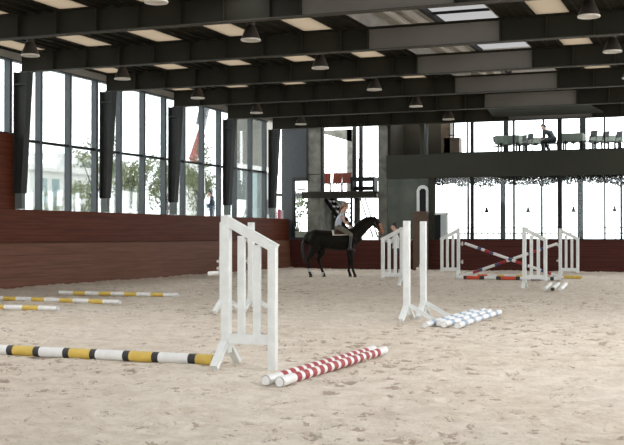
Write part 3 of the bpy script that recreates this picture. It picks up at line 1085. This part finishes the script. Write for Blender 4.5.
def wing(label, x, y, mirror=False, hts=(0.32,), w=0.56, low=0.22):
    """wing stand: tall post at x, ladder wing running to +x (or -x when mirrored)"""
    s = -1 if mirror else 1
    t = thing('wing_stand', label, 'jump stand', (x, y, 0), 0, 'white wing stands')
    a = 0.048
    MB().box(-a, a, -a, a, 0.16, 1.67).obj('tall_post', M['white'], t, bevel=0.006)
    MB().box(s * w - 0.045, s * w + 0.045, -0.045, 0.045, low, 1.34).obj('short_post', M['white'], t, bevel=0.006)
    MB().beam((s * 0.02, 0, 1.60), (s * (w + 0.04), 0, 1.30), 0.07, 0.10).obj('top_rail', M['white'], t, bevel=0.004)
    MB().box(min(0, s * w), max(0, s * w), -0.03, 0.03, 0.26, 0.37).obj('bottom_rail', M['white'], t, bevel=0.004)
    for k in (1, 2):
        xx = s * (w * k / 3)
        MB().box(xx - 0.042, xx + 0.042, -0.022, 0.022, 0.35, 1.60 - 0.30 * k / 3 - 0.06).obj('slat', M['white'], t, bevel=0.004)
    a_feet(t)
    cups(t, hts, x=-s * 0.06 if not mirror else 0.12)
    return t


def standard(label, x, y, hts=(), cupside=-1):
    t = thing('jump_standard', label, 'jump stand', (x, y, 0), 0, 'white single post jump standards')
    MB().box(-0.052, 0.052, -0.052, 0.052, 0.10, 1.69).obj('post', M['white'], t, bevel=0.006)
    a_feet(t, 0.36, 0.24)
    MB().beam((0.04, 0, 0.27), (0.46, 0, 0.03), 0.06, 0.06).obj('side_foot', M['white'], t, bevel=0.006)
    cups(t, hts, x=-0.06 if cupside < 0 else 0.12)
    return t


wing('nearest and largest white wing stand, right of the yellow black pole', -5.23, 10.95, hts=(), w=0.555, low=-0.01)
wing('white wing stand in front of the horse head', -8.87, 30.1, mirror=True, hts=(0.95,))
wing('white wing stand at the left end of the crossed poles', -8.57, 35.7, mirror=True, hts=(0.55, 1.15))
wing('white wing stand just right of the crossed poles, nearer one', -5.32, 29.7, hts=())
wing('white wing stand at the right end of the crossed poles, farther one', -5.38, 36.6, hts=(0.6, 1.1))
standard('left post of the pair behind the nearest wing, mostly hidden by it', -9.0, 18.7, hts=(0.82, 0.95))
standard('thin white standard seen through the slats of the nearest wing', -8.60, 19.1, hts=(0.95, 1.35))
standard('left one of the two white standards by the blue white poles', -5.20, 17.95, hts=())
standard('right one of the two white standards by the blue white poles', -5.13, 18.75, hts=(0.85,), cupside=-1)
t = pole('short_pole', 'short beige pole end beside the nearest wing, in front of the left wall', (-9.30, 18.7, 0.72), (-9.075, 18.7, 0.74), [(1, 'pole_white')], r=0.04)

# crossed poles and ground line between the two far wings
CW = [(0.45, 'pole_white'), (0.13, 'navy'), (0.12, 'pole_white'), (0.20, 'red'), (0.10, 'navy'), (0.52, 'pole_white'), (0.13, 'navy'), (0.12, 'pole_white'), (0.28, 'red'), (0.14, 'navy'), (0.45, 'pole_white'), (0.14, 'navy'), (0.2, 'red'), (0.4, 'pole_white')]
pole('cross_pole', 'striped cross pole resting high on the left far wing', (-8.42, 36.0, 1.17), (-5.2, 36.0, 0.06), CW, 'crossed red white and navy poles', r=0.048)
pole('cross_pole', 'striped cross pole resting high on the right far wing', (-5.44, 36.35, 1.17), (-8.6, 36.35, 0.06), CW, 'crossed red white and navy poles', r=0.048)
pole('ground_plank', 'red black and white ground line pole under the crossed poles', (-8.55, 35.35, 0.06), (-5.2, 35.35, 0.06),
     [(0.25, 'pole_white'), (0.10, 'black'), (0.45, 'orange_red'), (0.16, 'black'), (0.4, 'pole_white'), (0.16, 'black'), (0.5, 'orange_red'), (0.14, 'black'), (0.35, 'pole_white'), (0.14, 'red'), (0.2, 'navy'), (0.3, 'pole_white'), (0.12, 'black'), (0.2, 'pole_white')], r=0.06)
pole('ground_plank', 'yellow white and orange ground line pole behind the red black one', (-8.2, 36.95, 0.06), (-4.75, 36.95, 0.06),
     [(0.3, 'orange_red'), (0.3, 'pole_white'), (0.2, 'yellow'), (0.35, 'pole_white'), (0.3, 'yellow'), (0.5, 'pole_white'), (0.2, 'yellow'), (0.3, 'pole_white'), (0.6, 'yellow')], r=0.055)


# ------------------------------------------------------------------ organic bodies
def blob(name, chains, balls, m, parent, voxel=0.02, smooth=3, extra_mats=None, paint=None):
    b = MB()
    for ch in chains:
        for (p, rp), (q, rq) in zip(ch, ch[1:]):
            b.tube(p, q, rp, rq, n=14)
        for p, rp in ch:
            b.sphere(p, rp, sub=2)
    for cc, r, sc in balls:
        b.sphere(cc, r, sc, sub=3)
    o = b.obj(name, m)
    md = o.modifiers.new('r', 'REMESH')
    md.mode = 'VOXEL'
    md.voxel_size = voxel
    sm = o.modifiers.new('s', 'SMOOTH')
    sm.factor = 0.5
    sm.iterations = smooth
    dg = bpy.context.evaluated_depsgraph_get()
    me = bpy.data.meshes.new_from_object(o.evaluated_get(dg))
    o.modifiers.clear()
    old = o.data
    o.data = me
    bpy.data.meshes.remove(old)
    me.name = name
    me.materials.clear()
    me.materials.append(m)
    for e in (extra_mats or []):
        me.materials.append(e)
    for p in me.polygons:
        p.use_smooth = True
        if paint:
            p.material_index = paint(p.center)
    if parent:
        o.parent = parent
    return o


def hand(wr, d, up, sidev, s=1.0, curl=0.5):
    """palm + five fingers as chains; wr wrist, d pointing dir, up = back of hand, sidev = thumb side"""
    wr, d, up, sd = Vector(wr), Vector(d).normalized(), Vector(up).normalized(), Vector(sidev).normalized()
    out = []
    pc = wr + d * 0.05 * s
    out.append([(tuple(wr), 0.024 * s), (tuple(pc + sd * 0.012), 0.022 * s), (tuple(wr + d * 0.085 * s), 0.022 * s)])
    out.append([(tuple(pc + sd * 0.026), 0.014 * s), (tuple(pc - sd * 0.028), 0.014 * s), (tuple(wr + d * 0.085 * s - sd * 0.028), 0.013 * s)])
    for k, L in enumerate((0.070, 0.080, 0.074, 0.058)):
        off = sd * (0.032 - 0.021 * k) * s
        p0 = wr + d * 0.085 * s + off
        p1 = p0 + (d * cos(curl * 0.6) - up * sin(curl * 0.6)) * L * 0.5 * s
        p2 = p1 + (d * cos(curl * 1.6) - up * sin(curl * 1.6)) * L * 0.3 * s
        p3 = p2 + (d * cos(curl * 2.6) - up * sin(curl * 2.6)) * L * 0.25 * s
        out.append([(tuple(p0), 0.0105 * s), (tuple(p1), 0.0095 * s), (tuple(p2), 0.009 * s), (tuple(p3), 0.008 * s)])
    t0 = wr + d * 0.03 * s + sd * 0.02 * s
    t1 = t0 + (d * 0.6 + sd * 0.8).normalized() * 0.038 * s - up * 0.006
    t2 = t1 + (d * 0.9 + sd * 0.25 - up * 0.3).normalized() * 0.032 * s
    out.append([(tuple(t0), 0.013 * s), (tuple(t1), 0.011 * s), (tuple(t2), 0.009 * s)])
    return out


def lerp(a, b, t):
    return tuple(a[i] + (b[i] - a[i]) * t for i in range(3))


def person(label, loc, rz, J, skin, top, bottom, shoes, hair, sleeve='none', helmet=None, s=1.0, voxel=0.011, long_hair=False):
    """J: joints in local metres (x forward, y left, z up)"""
    t = thing('person', label, 'person', loc, rz)
    hd = Vector(J['head'])
    fw = Vector(J['face']).normalized()
    upv = Vector(J.get('headup', (0, 0, 1))).normalized()
    lf = upv.cross(fw).normalized()
    upv = fw.cross(lf).normalized()

    def H(a, b, c):
        return tuple(hd + fw * a + lf * b + upv * c)
    ch = []
    balls = []
    # head
    ch.append([(H(-0.02, 0, 0.045), 0.088), (H(0.015, 0, 0.0), 0.080), (H(0.035, 0, -0.055), 0.056), (H(0.055, 0, -0.085), 0.036)])
    ch.append([(H(0.085, 0, 0.03), 0.012), (H(0.112, 0, -0.015), 0.014)])           # nose
    ch.append([(H(0.088, 0.018, -0.048), 0.008), (H(0.095, 0, -0.048), 0.010), (H(0.088, -0.018, -0.048), 0.008)])  # lips
    for sd in (-1, 1):
        ch.append([(H(0.0, sd * 0.082, 0.02), 0.016), (H(-0.005, sd * 0.086, -0.02), 0.013)])   # ears
        ch.append([(H(0.078, sd * 0.045, 0.035), 0.012), (H(0.088, sd * 0.02, 0.037), 0.012)])     # brows
    neck = J['neck']
    ch.append([(H(-0.02, 0, -0.05), 0.058), (neck, 0.058)])
    chest, waist, pel = J['chest'], J['waist'], J['pelvis']
    for y in (-0.06, 0.06):
        ch.append([((neck[0], neck[1] + y * 0.5, neck[2] - 0.03), 0.06), ((chest[0], chest[1] + y, chest[2]), 0.105), ((waist[0], waist[1] + y * 0.7, waist[2]), 0.092), ((pel[0], pel[1] + y, pel[2]), 0.11)])
    for sd in ('l', 'r'):
        sh, el, wr = J['sh_' + sd], J['el_' + sd], J['wr_' + sd]
        ch.append([((neck[0], neck[1], neck[2] - 0.05), 0.055), (sh, 0.056), (lerp(sh, el, .4), 0.046), (el, 0.036), (lerp(el, wr, .3), 0.037), (wr, 0.025)])
        d = (Vector(wr) - Vector(el)).normalized()
        ch += hand(wr, d, J.get('up', (0, 0, 1)), (0, -1 if sd == 'l' else 1, 0.2))
        hp, kn, an, to = J['hip_' + sd], J['kn_' + sd], J['an_' + sd], J['to_' + sd]
        ch.append([(hp, 0.092), (lerp(hp, kn, .5), 0.076), (kn, 0.055), (lerp(kn, an, .3), 0.055), (an, 0.038), (to, 0.034)])
    blob('body', ch, balls, skin, t, voxel=voxel, smooth=2)
    # eyes
    e = MB()
    for sd in (-1, 1):
        e.sphere(H(0.082, sd * 0.032, 0.018), 0.013, sub=2)
    e.obj('eyes', M['black'], [c_ for c_ in t.children if c_.name.startswith('body')][0])
    # shirt
    ch = []
    for y in (-0.06, 0.06):
        ch.append([((neck[0], neck[1] + y * 0.5, neck[2] - 0.05), 0.062), ((chest[0], chest[1] + y, chest[2]), 0.120), ((waist[0], waist[1] + y * 0.7, waist[2]), 0.108), ((pel[0], pel[1] + y * 0.9, pel[2] + 0.05), 0.118)])
    for sd in ('l', 'r'):
        sh, el, wr = J['sh_' + sd], J['el_' + sd], J['wr_' + sd]
        ln = {'none': 0.12, 'short': 0.55, 'long': 1.0}[sleeve]
        ch.append([((neck[0], neck[1], neck[2] - 0.06), 0.06), (sh, 0.067), (lerp(sh, el, ln), 0.058 - 0.008 * ln)])
        if sleeve == 'long':
            ch.append([(el, 0.05), (lerp(el, wr, 0.9), 0.038)])
    blob('shirt', ch, [], top, t, voxel=voxel * 1.3, smooth=2)
    ch = []
    for y in (-0.06, 0.06):
        ch.append([((waist[0], waist[1] + y * 0.6, waist[2] - 0.06), 0.10), ((pel[0], pel[1] + y, pel[2]), 0.122)])
    bt = J.get('trouser', 0.95)
    for sd in ('l', 'r'):
        hp, kn, an = J['hip_' + sd], J['kn_' + sd], J['an_' + sd]
        ch.append([(hp, 0.104), (lerp(hp, kn, .5), 0.086), (kn, 0.066), (lerp(kn, an, bt), 0.056)])
    blob('trousers', ch, [], bottom, t, voxel=voxel * 1.3, smooth=2)
    for sd in ('l', 'r'):
        kn, an, to = J['kn_' + sd], J['an_' + sd], J['to_' + sd]
        a2 = Vector(an)
        back = (a2 - Vector(to)).normalized() * 0.05
        top_ = lerp(kn, an, 0.15 if J.get('boots') else 0.85)
        blob('boot' if J.get('boots') else 'shoe', [[(top_, 0.066 if J.get('boots') else 0.048), (lerp(top_, an, 0.6), 0.055 if J.get('boots') else 0.048), (an, 0.050), (to, 0.042)], [(an, 0.05), (tuple(a2 + back + Vector((0, 0, -0.015))), 0.038)]], [], shoes, t, voxel=voxel * 1.3, smooth=2)
    # hair
    ch = [[(H(-0.03, 0, 0.06), 0.098), (H(-0.055, 0, 0.0), 0.078), (H(-0.06, 0, -0.05), 0.055)]]
    if long_hair:
        ch.append([(H(-0.08, 0, -0.02), 0.045), (H(-0.12, 0, -0.10), 0.04), (H(-0.11, 0, -0.17), 0.022)])
    blob('hair', ch, [], hair, t, voxel=voxel * 1.2, smooth=2)
    if helmet:
        blob('helmet', [[(H(-0.02, 0, 0.075), 0.112), (H(-0.01, 0, 0.09), 0.108)], [(H(0.09, -0.03, 0.085), 0.02), (H(0.15, 0, 0.07), 0.013), (H(0.09, 0.03, 0.085), 0.02)]], [], helmet, t, voxel=voxel, smooth=1)
    return t


# ------------------------------------------------------------------ horse, standing broadside, head to the right
HX, HY = -12.98, 35.72
HR = YAW            # body axis parallel to the picture
hz = thing('horse', 'dark bay horse with a rider, standing side on before the stair tower', 'horse', (HX, HY, 0), HR)
ch = []
# trunk: stacked spheres narrowing at the flank
ch.append([((-0.80, 0, 1.22), 0.24), ((-0.60, 0, 1.23), 0.305), ((-0.30, 0, 1.20), 0.29), ((0.05, 0, 1.15), 0.31), ((0.38, 0, 1.14), 0.315), ((0.62, 0, 1.20), 0.27), ((0.80, 0, 1.24), 0.19)])
ch.append([((-0.62, 0, 1.38), 0.15), ((-0.2, 0, 1.36), 0.13), ((0.2, 0, 1.36), 0.13), ((0.5, 0, 1.47), 0.11), ((0.66, 0, 1.45), 0.12)])
# neck arched, and head
ch.append([((0.66, 0, 1.30), 0.24), ((0.92, 0, 1.53), 0.205), ((1.13, 0, 1.74), 0.175), ((1.32, 0, 1.86), 0.135), ((1.44, 0, 1.91), 0.10)])
ch.append([((0.75, 0, 1.50), 0.14), ((0.95, 0, 1.76), 0.12), ((1.12, 0, 1.92), 0.10), ((1.30, 0, 1.98), 0.08), ((1.42, 0, 1.97), 0.07)])
ch.append([((1.46, 0, 1.90), 0.10), ((1.54, 0, 1.78), 0.10), ((1.62, 0, 1.62), 0.082), ((1.68, 0, 1.49), 0.068), ((1.69, 0, 1.43), 0.060)])
ch.append([((1.40, 0, 1.80), 0.085), ((1.50, 0, 1.68), 0.07), ((1.58, 0, 1.56), 0.05)])
for s_ in (-1, 1):
    ch.append([((1.42, s_ * 0.055, 1.98), 0.032), ((1.43, s_ * 0.07, 2.05), 0.024), ((1.45, s_ * 0.07, 2.12), 0.010)])
# legs: (side, kind, hoof x shift)
fore = [(-1, 0.66, 0.60), (1, 0.52, 0.46)]
for s_, x1, x2 in ((-1, 0.62, 0.70), (1, 0.56, 0.55)):
    y = s_ * 0.15
    ch.append([((0.62, y, 1.20), 0.17), ((0.58, y, 0.98), 0.125), ((x1, y, 0.74), 0.075), ((x1 + 0.01, y, 0.52), 0.058), ((lerp((x1, y, 0.5), (x2, y, 0.15), 0.4)), 0.036), ((x2 - 0.02, y, 0.20), 0.038), ((x2 + 0.02, y, 0.12), 0.036), ((x2 + 0.04, y, 0.06), 0.045)])
for s_, hk, hf in ((-1, -0.86, -0.84), (1, -0.52, -0.38)):
    y = s_ * 0.15
    ch.append([((-0.66, y, 1.20), 0.22), ((-0.62, y, 0.98), 0.165), ((hk + 0.14, y, 0.80), 0.105), ((hk, y, 0.60), 0.060), ((hk + 0.02, y, 0.50), 0.050), (lerp((hk + 0.03, y, 0.5), (hf, y, 0.2), 0.5), 0.037), ((hf, y, 0.20), 0.038), ((hf + 0.04, y, 0.12), 0.036), ((hf + 0.06, y, 0.06), 0.045)])


def hp_(c):  # front of the head gets the window-lit brown
    return 1 if (c.z < 1.62 and c.x > 1.60) or (c.x > 1.59 + (1.75 - c.z) * 0.28 and c.z < 1.86) else 0


def zf(z):
    if z <= 1.4:
        return z * 1.08
    if z <= 2.0:
        return 1.512 + (z - 1.4) / 0.6 * 0.518
    return z + 0.03


ch = [[((p[0], p[1], zf(p[2]) if p[2] > 0.1 else p[2]), r_ * (1.06 if p[2] > 0.9 else 1.28)) for p, r_ in c_] for c_ in ch]
blob('body', ch, [], M['coat'], hz, voxel=0.022, smooth=4, extra_mats=[M['muzzle']], paint=hp_)
for x, y in ((0.74, -0.15), (0.59, 0.15), (-0.78, -0.15), (-0.32, 0.15)):
    MB().lathe([(0.0, 0.075), (0.048, 0.075), (0.066, 0.0), (0.0, 0.0)], 14).obj('hoof', M['hoof'], hz, loc=(x, y, 0.0))
for x, y, z in ((-0.83, -0.15, 0.24), (-0.36, 0.15, 0.10)):
    MB().lathe([(0.046, -0.05), (0.052, -0.04), (0.052, 0.05), (0.046, 0.06)], 14).obj('leg_wrap', M['wrap'], hz, loc=(x, y, z))
blob('tail', [[((-0.98, 0, 1.32), 0.05), ((-1.04, 0, 1.15), 0.065), ((-1.04, 0, 0.9), 0.075), ((-1.01, 0, 0.62), 0.055), ((-0.99, 0, 0.45), 0.02)]], [], M['mane'], hz, voxel=0.015, smooth=2)
blob('mane', [[((0.72, 0, 1.63), 0.03), ((0.95, -0.02, 1.87), 0.035), ((1.12, -0.02, 2.01), 0.035), ((1.32, 0, 2.055), 0.035), ((1.50, 0, 1.98), 0.025)]], [], M['mane'], hz, voxel=0.012, smooth=2)
e = MB()
for s_ in (-1, 1):
    e.sphere((1.555, s_ * 0.088, 1.80), 0.022)
e.obj('eyes', M['black'], hz)
# tack
sd = MB()
for s_ in (-1, 1):
    for a, b in (((0.60, 1.47, 0.16), (0.62, 1.05, 0.33)),):
        pass
sd.bm.free()


hz_body = [c_ for c_ in hz.children if c_.name.startswith('body')][0]
for c_ in list(hz.children):
    if c_.name.split('.')[0] in ('hoof', 'leg_wrap', 'eyes', 'tail', 'mane'):
        c_.parent = hz_body


def drape(name, x0, x1, drop, m, lift, taper=0.0):
    """cloth lying over the back, following the barrel"""
    bm = bmesh.new()
    nx, na = 10, 16
    rows_ = []
    for i in range(nx + 1):
        u = i / nx
        x = x0 + (x1 - x0) * u
        row = []
        for k in range(na + 1):
            a = (k / na * 2 - 1) * drop * (1 - taper * (1 - u))
            top_ = 1.60 + 0.07 * max(0, (x - 0.2)) + lift
            ry = 0.345 + lift
            rz_ = top_ - 1.24
            row.append(bm.verts.new((x + 0.12 * abs(a) / 1.5 * (1 if taper else 0.4), sin(a) * ry, 1.24 + cos(a) * rz_)))
        rows_.append(row)
    for i in range(nx):
        for k in range(na):
            bm.faces.new((rows_[i][k], rows_[i + 1][k], rows_[i + 1][k + 1], rows_[i][k + 1])).smooth = True
    me = bpy.data.meshes.new(name)
    bm.to_mesh(me)
    bm.free()
    me.materials.append(m)
    o = bpy.data.objects.new(name, me)
    COL.objects.link(o)
    o.parent = hz
    sl = o.modifiers.new('t', 'SOLIDIFY')
    sl.thickness = 0.014
    return o


drape('saddle_pad', -0.06, 0.52, 1.0, M['pad'], 0.012)
drape('saddle', 0.00, 0.50, 0.93, M['leather'], 0.034)
br = MB()
for s_ in (-1, 1):
    br.beam((1.40, s_ * 0.105, 1.93), (1.60, s_ * 0.085, 1.56), 0.008, 0.022)
    br.beam((1.64, s_ * 0.07, 1.52), (0.62, s_ * 0.09, 1.74), 0.006, 0.018)
br.beam((1.50, -0.10, 1.60), (1.70, -0.06, 1.64), 0.01, 0.025)
br.beam((1.70, -0.06, 1.64), (1.70, 0.06, 1.64), 0.01, 0.025)
br.obj('bridle', M['leather'], hz)

# rider
JR = dict(head=(0.40, 0, 2.40), face=(0.95, -0.15, -0.35), neck=(0.31, 0, 2.25), chest=(0.24, 0, 2.03), waist=(0.17, 0, 1.88), pelvis=(0.17, 0, 1.72),
          sh_l=(0.28, 0.17, 2.16), el_l=(0.38, 0.22, 1.92), wr_l=(0.58, 0.09, 1.76),
          sh_r=(0.28, -0.17, 2.16), el_r=(0.38, -0.22, 1.92), wr_r=(0.58, -0.09, 1.76),
          hip_l=(0.20, 0.12, 1.71), kn_l=(0.60, 0.38, 1.47), an_l=(0.56, 0.40, 0.98), to_l=(0.72, 0.42, 0.93),
          hip_r=(0.20, -0.12, 1.71), kn_r=(0.60, -0.38, 1.47), an_r=(0.56, -0.40, 0.98), to_r=(0.72, -0.42, 0.93), boots=True, trouser=0.25)
pr = person('rider in pale sleeveless top and olive breeches sitting on the dark horse', (HX, HY, 0), HR, JR,
            M['skin'], M['shirt'], M['breeches'], M['boot'], M['auburn'], 'none', M['helmet'], long_hair=True)

# person holding the horse's head
JS = dict(head=(0.06, 0, 1.73), face=(1, 0, -0.25), neck=(0.0, 0, 1.54), chest=(0, 0, 1.33), waist=(0, 0, 1.10), pelvis=(0, 0, 0.95),
          sh_l=(0.0, 0.18, 1.42), el_l=(0.18, 0.23, 1.22), wr_l=(0.40, 0.12, 1.34),
          sh_r=(0.0, -0.18, 1.42), el_r=(0.15, -0.23, 1.20), wr_r=(0.38, -0.14, 1.25),
          hip_l=(0, 0.10, 0.92), kn_l=(0.03, 0.11, 0.50), an_l=(0.0, 0.12, 0.09), to_l=(0.15, 0.13, 0.045),
          hip_r=(0, -0.10, 0.92), kn_r=(-0.01, -0.11, 0.50), an_r=(-0.04, -0.12, 0.09), to_r=(0.11, -0.13, 0.045))
person('person in a white top standing at the horse head behind the wing', (HX + 2.16 * cos(HR), HY + 2.16 * sin(HR), 0), HR + pi, JS,
       M['skin'], M['whitecloth'], M['darkcloth'], M['boot'], M['blackhair'], 'long')

# passer by outside the left windows
JW = dict(JS)
JW.update(head=(0.10, 0, 1.58), neck=(0.03, 0, 1.42), chest=(0, 0, 1.24), wr_l=(0.28, 0.14, 1.00), el_l=(0.05, 0.25, 1.12), wr_r=(0.25, -0.16, 0.98), el_r=(0.04, -0.25, 1.10))
person('person in navy clothes standing outside the left windows', (-20.6, 41.75, 1.62), YAW + pi, JW, M['skin'], M['bluecloth'], M['bluecloth'], M['boot'], M['blackhair'], 'long', voxel=0.014)

# diner seated on the gallery, leaning forward to the left
JG = dict(head=(0.40, 0, 1.10), face=(0.8, 0, -0.8), neck=(0.28, 0, 0.99), chest=(0.13, 0, 0.85), waist=(0.0, 0, 0.66), pelvis=(-0.04, 0, 0.54),
          sh_l=(0.25, 0.18, 0.93), el_l=(0.25, 0.22, 0.66), wr_l=(0.42, 0.14, 0.62),
          sh_r=(0.25, -0.18, 0.93), el_r=(0.25, -0.22, 0.66), wr_r=(0.42, -0.14, 0.62),
          hip_l=(0, 0.10, 0.54), kn_l=(0.40, 0.13, 0.50), an_l=(0.36, 0.14, 0.09), to_l=(0.52, 0.15, 0.045),
          hip_r=(0, -0.10, 0.54), kn_r=(0.40, -0.13, 0.50), an_r=(0.20, -0.14, 0.09), to_r=(0.35, -0.15, 0.045))
person('person in dark clothes sitting bent forward on the upper gallery', (-7.02, YF + 1.35, GZ), pi * 0.9, JG, M['skin'], M['darkcloth'], M['darkcloth'], M['boot'], M['blackhair'], 'long', voxel=0.014)

# cards on the wall ledge
for x, y, w, h, m, lab in ((-18.32, 42.92, 0.05, 0.26, 'white', 'white card standing on the left wall ledge by the corner'), (-18.30, 43.25, 0.05, 0.40, 'pink', 'pink card standing on the left wall ledge by the corner'), (-18.30, 43.55, 0.05, 0.36, 'whitecloth', 'pale card right of the pink one on the ledge')):
    o = MB().box(-0.02, 0.02, -0.14, 0.14, 0, h).obj('card', M[m], loc=(x + 0.12, y, 2.15), bevel=0.004)
    tag(o, lab, 'card', 'cards on the ledge by the far corner')

# ------------------------------------------------------------------ outside
tag(MB().box(-90, XL - 0.45, -30, 140, 1.2, 1.62).obj('terrace_ground', M['paving']), 'pale paving outside the left windows', 'ground', kind='structure')
tag(MB().box(XL - 0.45, 60, YF + 0.35, 140, 0.3, 0.6).obj('far_ground', M['paving']), 'pale ground beyond the far windows', 'ground', kind='structure')

r = thing('white_building', 'white low building seen outside through the first left window bay', 'building', (-36, 56, 1.62))
MB().box(-6, 0, -5.5, 6.5, 0, 3.4).obj('wall', M['plaster'], r)
MB().box(-6.2, 0.2, -5.7, 6.7, 3.4, 3.6).obj('roof_edge', M['plaster'], r)
MB().box(-5, -0.6, -2, 6.0, 3.6, 4.6).obj('roof_box', M['plaster'], r)
for y in (-4.6, -3.4):
    MB().box(-0.02, 0.04, y, y + 0.7, 0.8, 3.0).obj('window', M['bldg_glass'], r)
MB().box(-0.02, 0.04, 1.0, 1.2, 0.2, 2.4).obj('drain_pipe', M['greybldg'], r)
for y in (0.6, 2.6, 4.4):
    MB().box(-0.62, -0.56, y, y + 0.9, 3.9, 4.2).obj('vent', M['greybldg'], r)

r = thing('grey_building', 'grey green building filling the last left window bay', 'building', (-24.5, 60, 1.62))
MB().prism([(0, -7.9), (0, -2), (-1.2, -2.0), (-2.0, -3.64)], 'z', 0, 3.5).obj('lower_storey', M['greybldg'], r)
MB().prism([(0, -7.9), (0, -2), (-1.2, -2.0), (-2.0, -3.64)], 'z', 3.5, 9.5).obj('upper_storey', M['beigebldg'], r)
MB().box(-0.03, 0.05, -5.8, -4.9, 0.5, 3.2).obj('glass_door', M['bldg_glass'], r)
MB().box(-0.03, 0.06, -4.0, -3.1, 1.0, 1.8).obj('window', M['dark_frame'], r)
MB().box(-0.1, 0.12, -7.8, -2, 3.3, 3.6).obj('ledge', M['plaster'], r)

r = thing('crane', 'red boom crane rising beyond the trees in the third window bay', 'crane', (-38, 73.5, 1.62))
MB().beam((0, 0.2, 5.4), (0, 1.7, 7.6), 0.4, 0.6).obj('boom_base', M['crane_red'], r)
MB().beam((0, 1.4, 7.3), (0, 5.0, 14.5), 0.35, 0.3).beam((0, 0.9, 8.2), (0, 3.9, 14.5), 0.15, 0.15).obj('boom', M['crane_grey'], r)
MB().box(-0.8, 0.8, -1.0, 0.8, 0, 5.2).obj('cab', M['plaster'], r)


def tree(label, loc, h, cr, trunk_h, seed, n=900, lsz=0.16, squash=1.0, name='olive_tree'):
    random.seed(seed)
    t = thing(name, label, 'tree', loc, 0, 'trees outside the left windows')
    b = MB()
    b.tube((0, 0, 0), (0.08, 0.05, trunk_h), 0.09, 0.06, n=8)
    cents = []
    for k in range(9):
        a = random.uniform(0, 6.28)
        rr = random.uniform(0.2, 0.85) * cr
        z = trunk_h + random.uniform(0.1, 0.95) * (h - trunk_h)
        p = (rr * cos(a), rr * sin(a), z)
        cents.append(p)
        b.tube((0.08, 0.05, trunk_h), p, 0.04, 0.012, n=6)
    b.obj('trunk', M['bark'], t)
    bm = bmesh.new()
    for k in range(n):
        cx_, cy_, cz_ = random.choice(cents)
        v = Vector((random.gauss(0, 1), random.gauss(0, 1), random.gauss(0, 0.8) * squash)) * cr * 0.26
        p = Vector((cx_, cy_, cz_)) + v
        e = Euler((random.uniform(0, 6), random.uniform(0, 6), random.uniform(0, 6)))
        s = lsz * random.uniform(0.6, 1.3)
        vs = []
        for a, c_ in ((-0.5, 0), (0, 0.28), (0.5, 0), (0, -0.28)):
            q = Vector((a * s, c_ * s, 0))
            q.rotate(e)
            vs.append(bm.verts.new(p + q))
        bm.faces.new(vs)
    me = bpy.data.meshes.new('foliage')
    bm.to_mesh(me)
    bm.free()
    me.materials.append(M['leaf'])
    o = bpy.data.objects.new('foliage', me)
    COL.objects.link(o)
    o.parent = t


tree('low bush in the first window bay against the white building', (-26, 37.6, 1.62), 1.6, 0.5, 0.3, 1, 260)
tree('small tree in the first window bay, left one', (-28, 43.2, 1.62), 2.5, 0.8, 0.8, 2, 700)
tree('taller tree at the right end of the first window bay', (-26, 41.2, 1.62), 4.2, 1.0, 1.4, 3, 900)
tree('tree at the left of the second window bay', (-26, 43.9, 1.62), 3.3, 0.95, 1.1, 4, 1100)
tree('broad tree in the middle of the second window bay', (-28.0, 48.3, 1.62), 3.7, 1.25, 1.0, 5, 1200)
tree('dark leafy tree at the right of the second window bay', (-26, 47.6, 1.62), 3.5, 1.0, 1.0, 6, 1200)
tree('slim tree in the third window bay near the outside person', (-26, 50.9, 1.62), 4.4, 0.95, 1.7, 8, 1300)
tree('bushy tree behind the outside person', (-31, 61.0, 1.62), 3.9, 1.3, 1.0, 9, 900)
tree('bush seen through the narrow far corner window', (-19.6, 48.6, 0.6), 2.9, 0.8, 0.5, 10, 700, name='garden_bush')
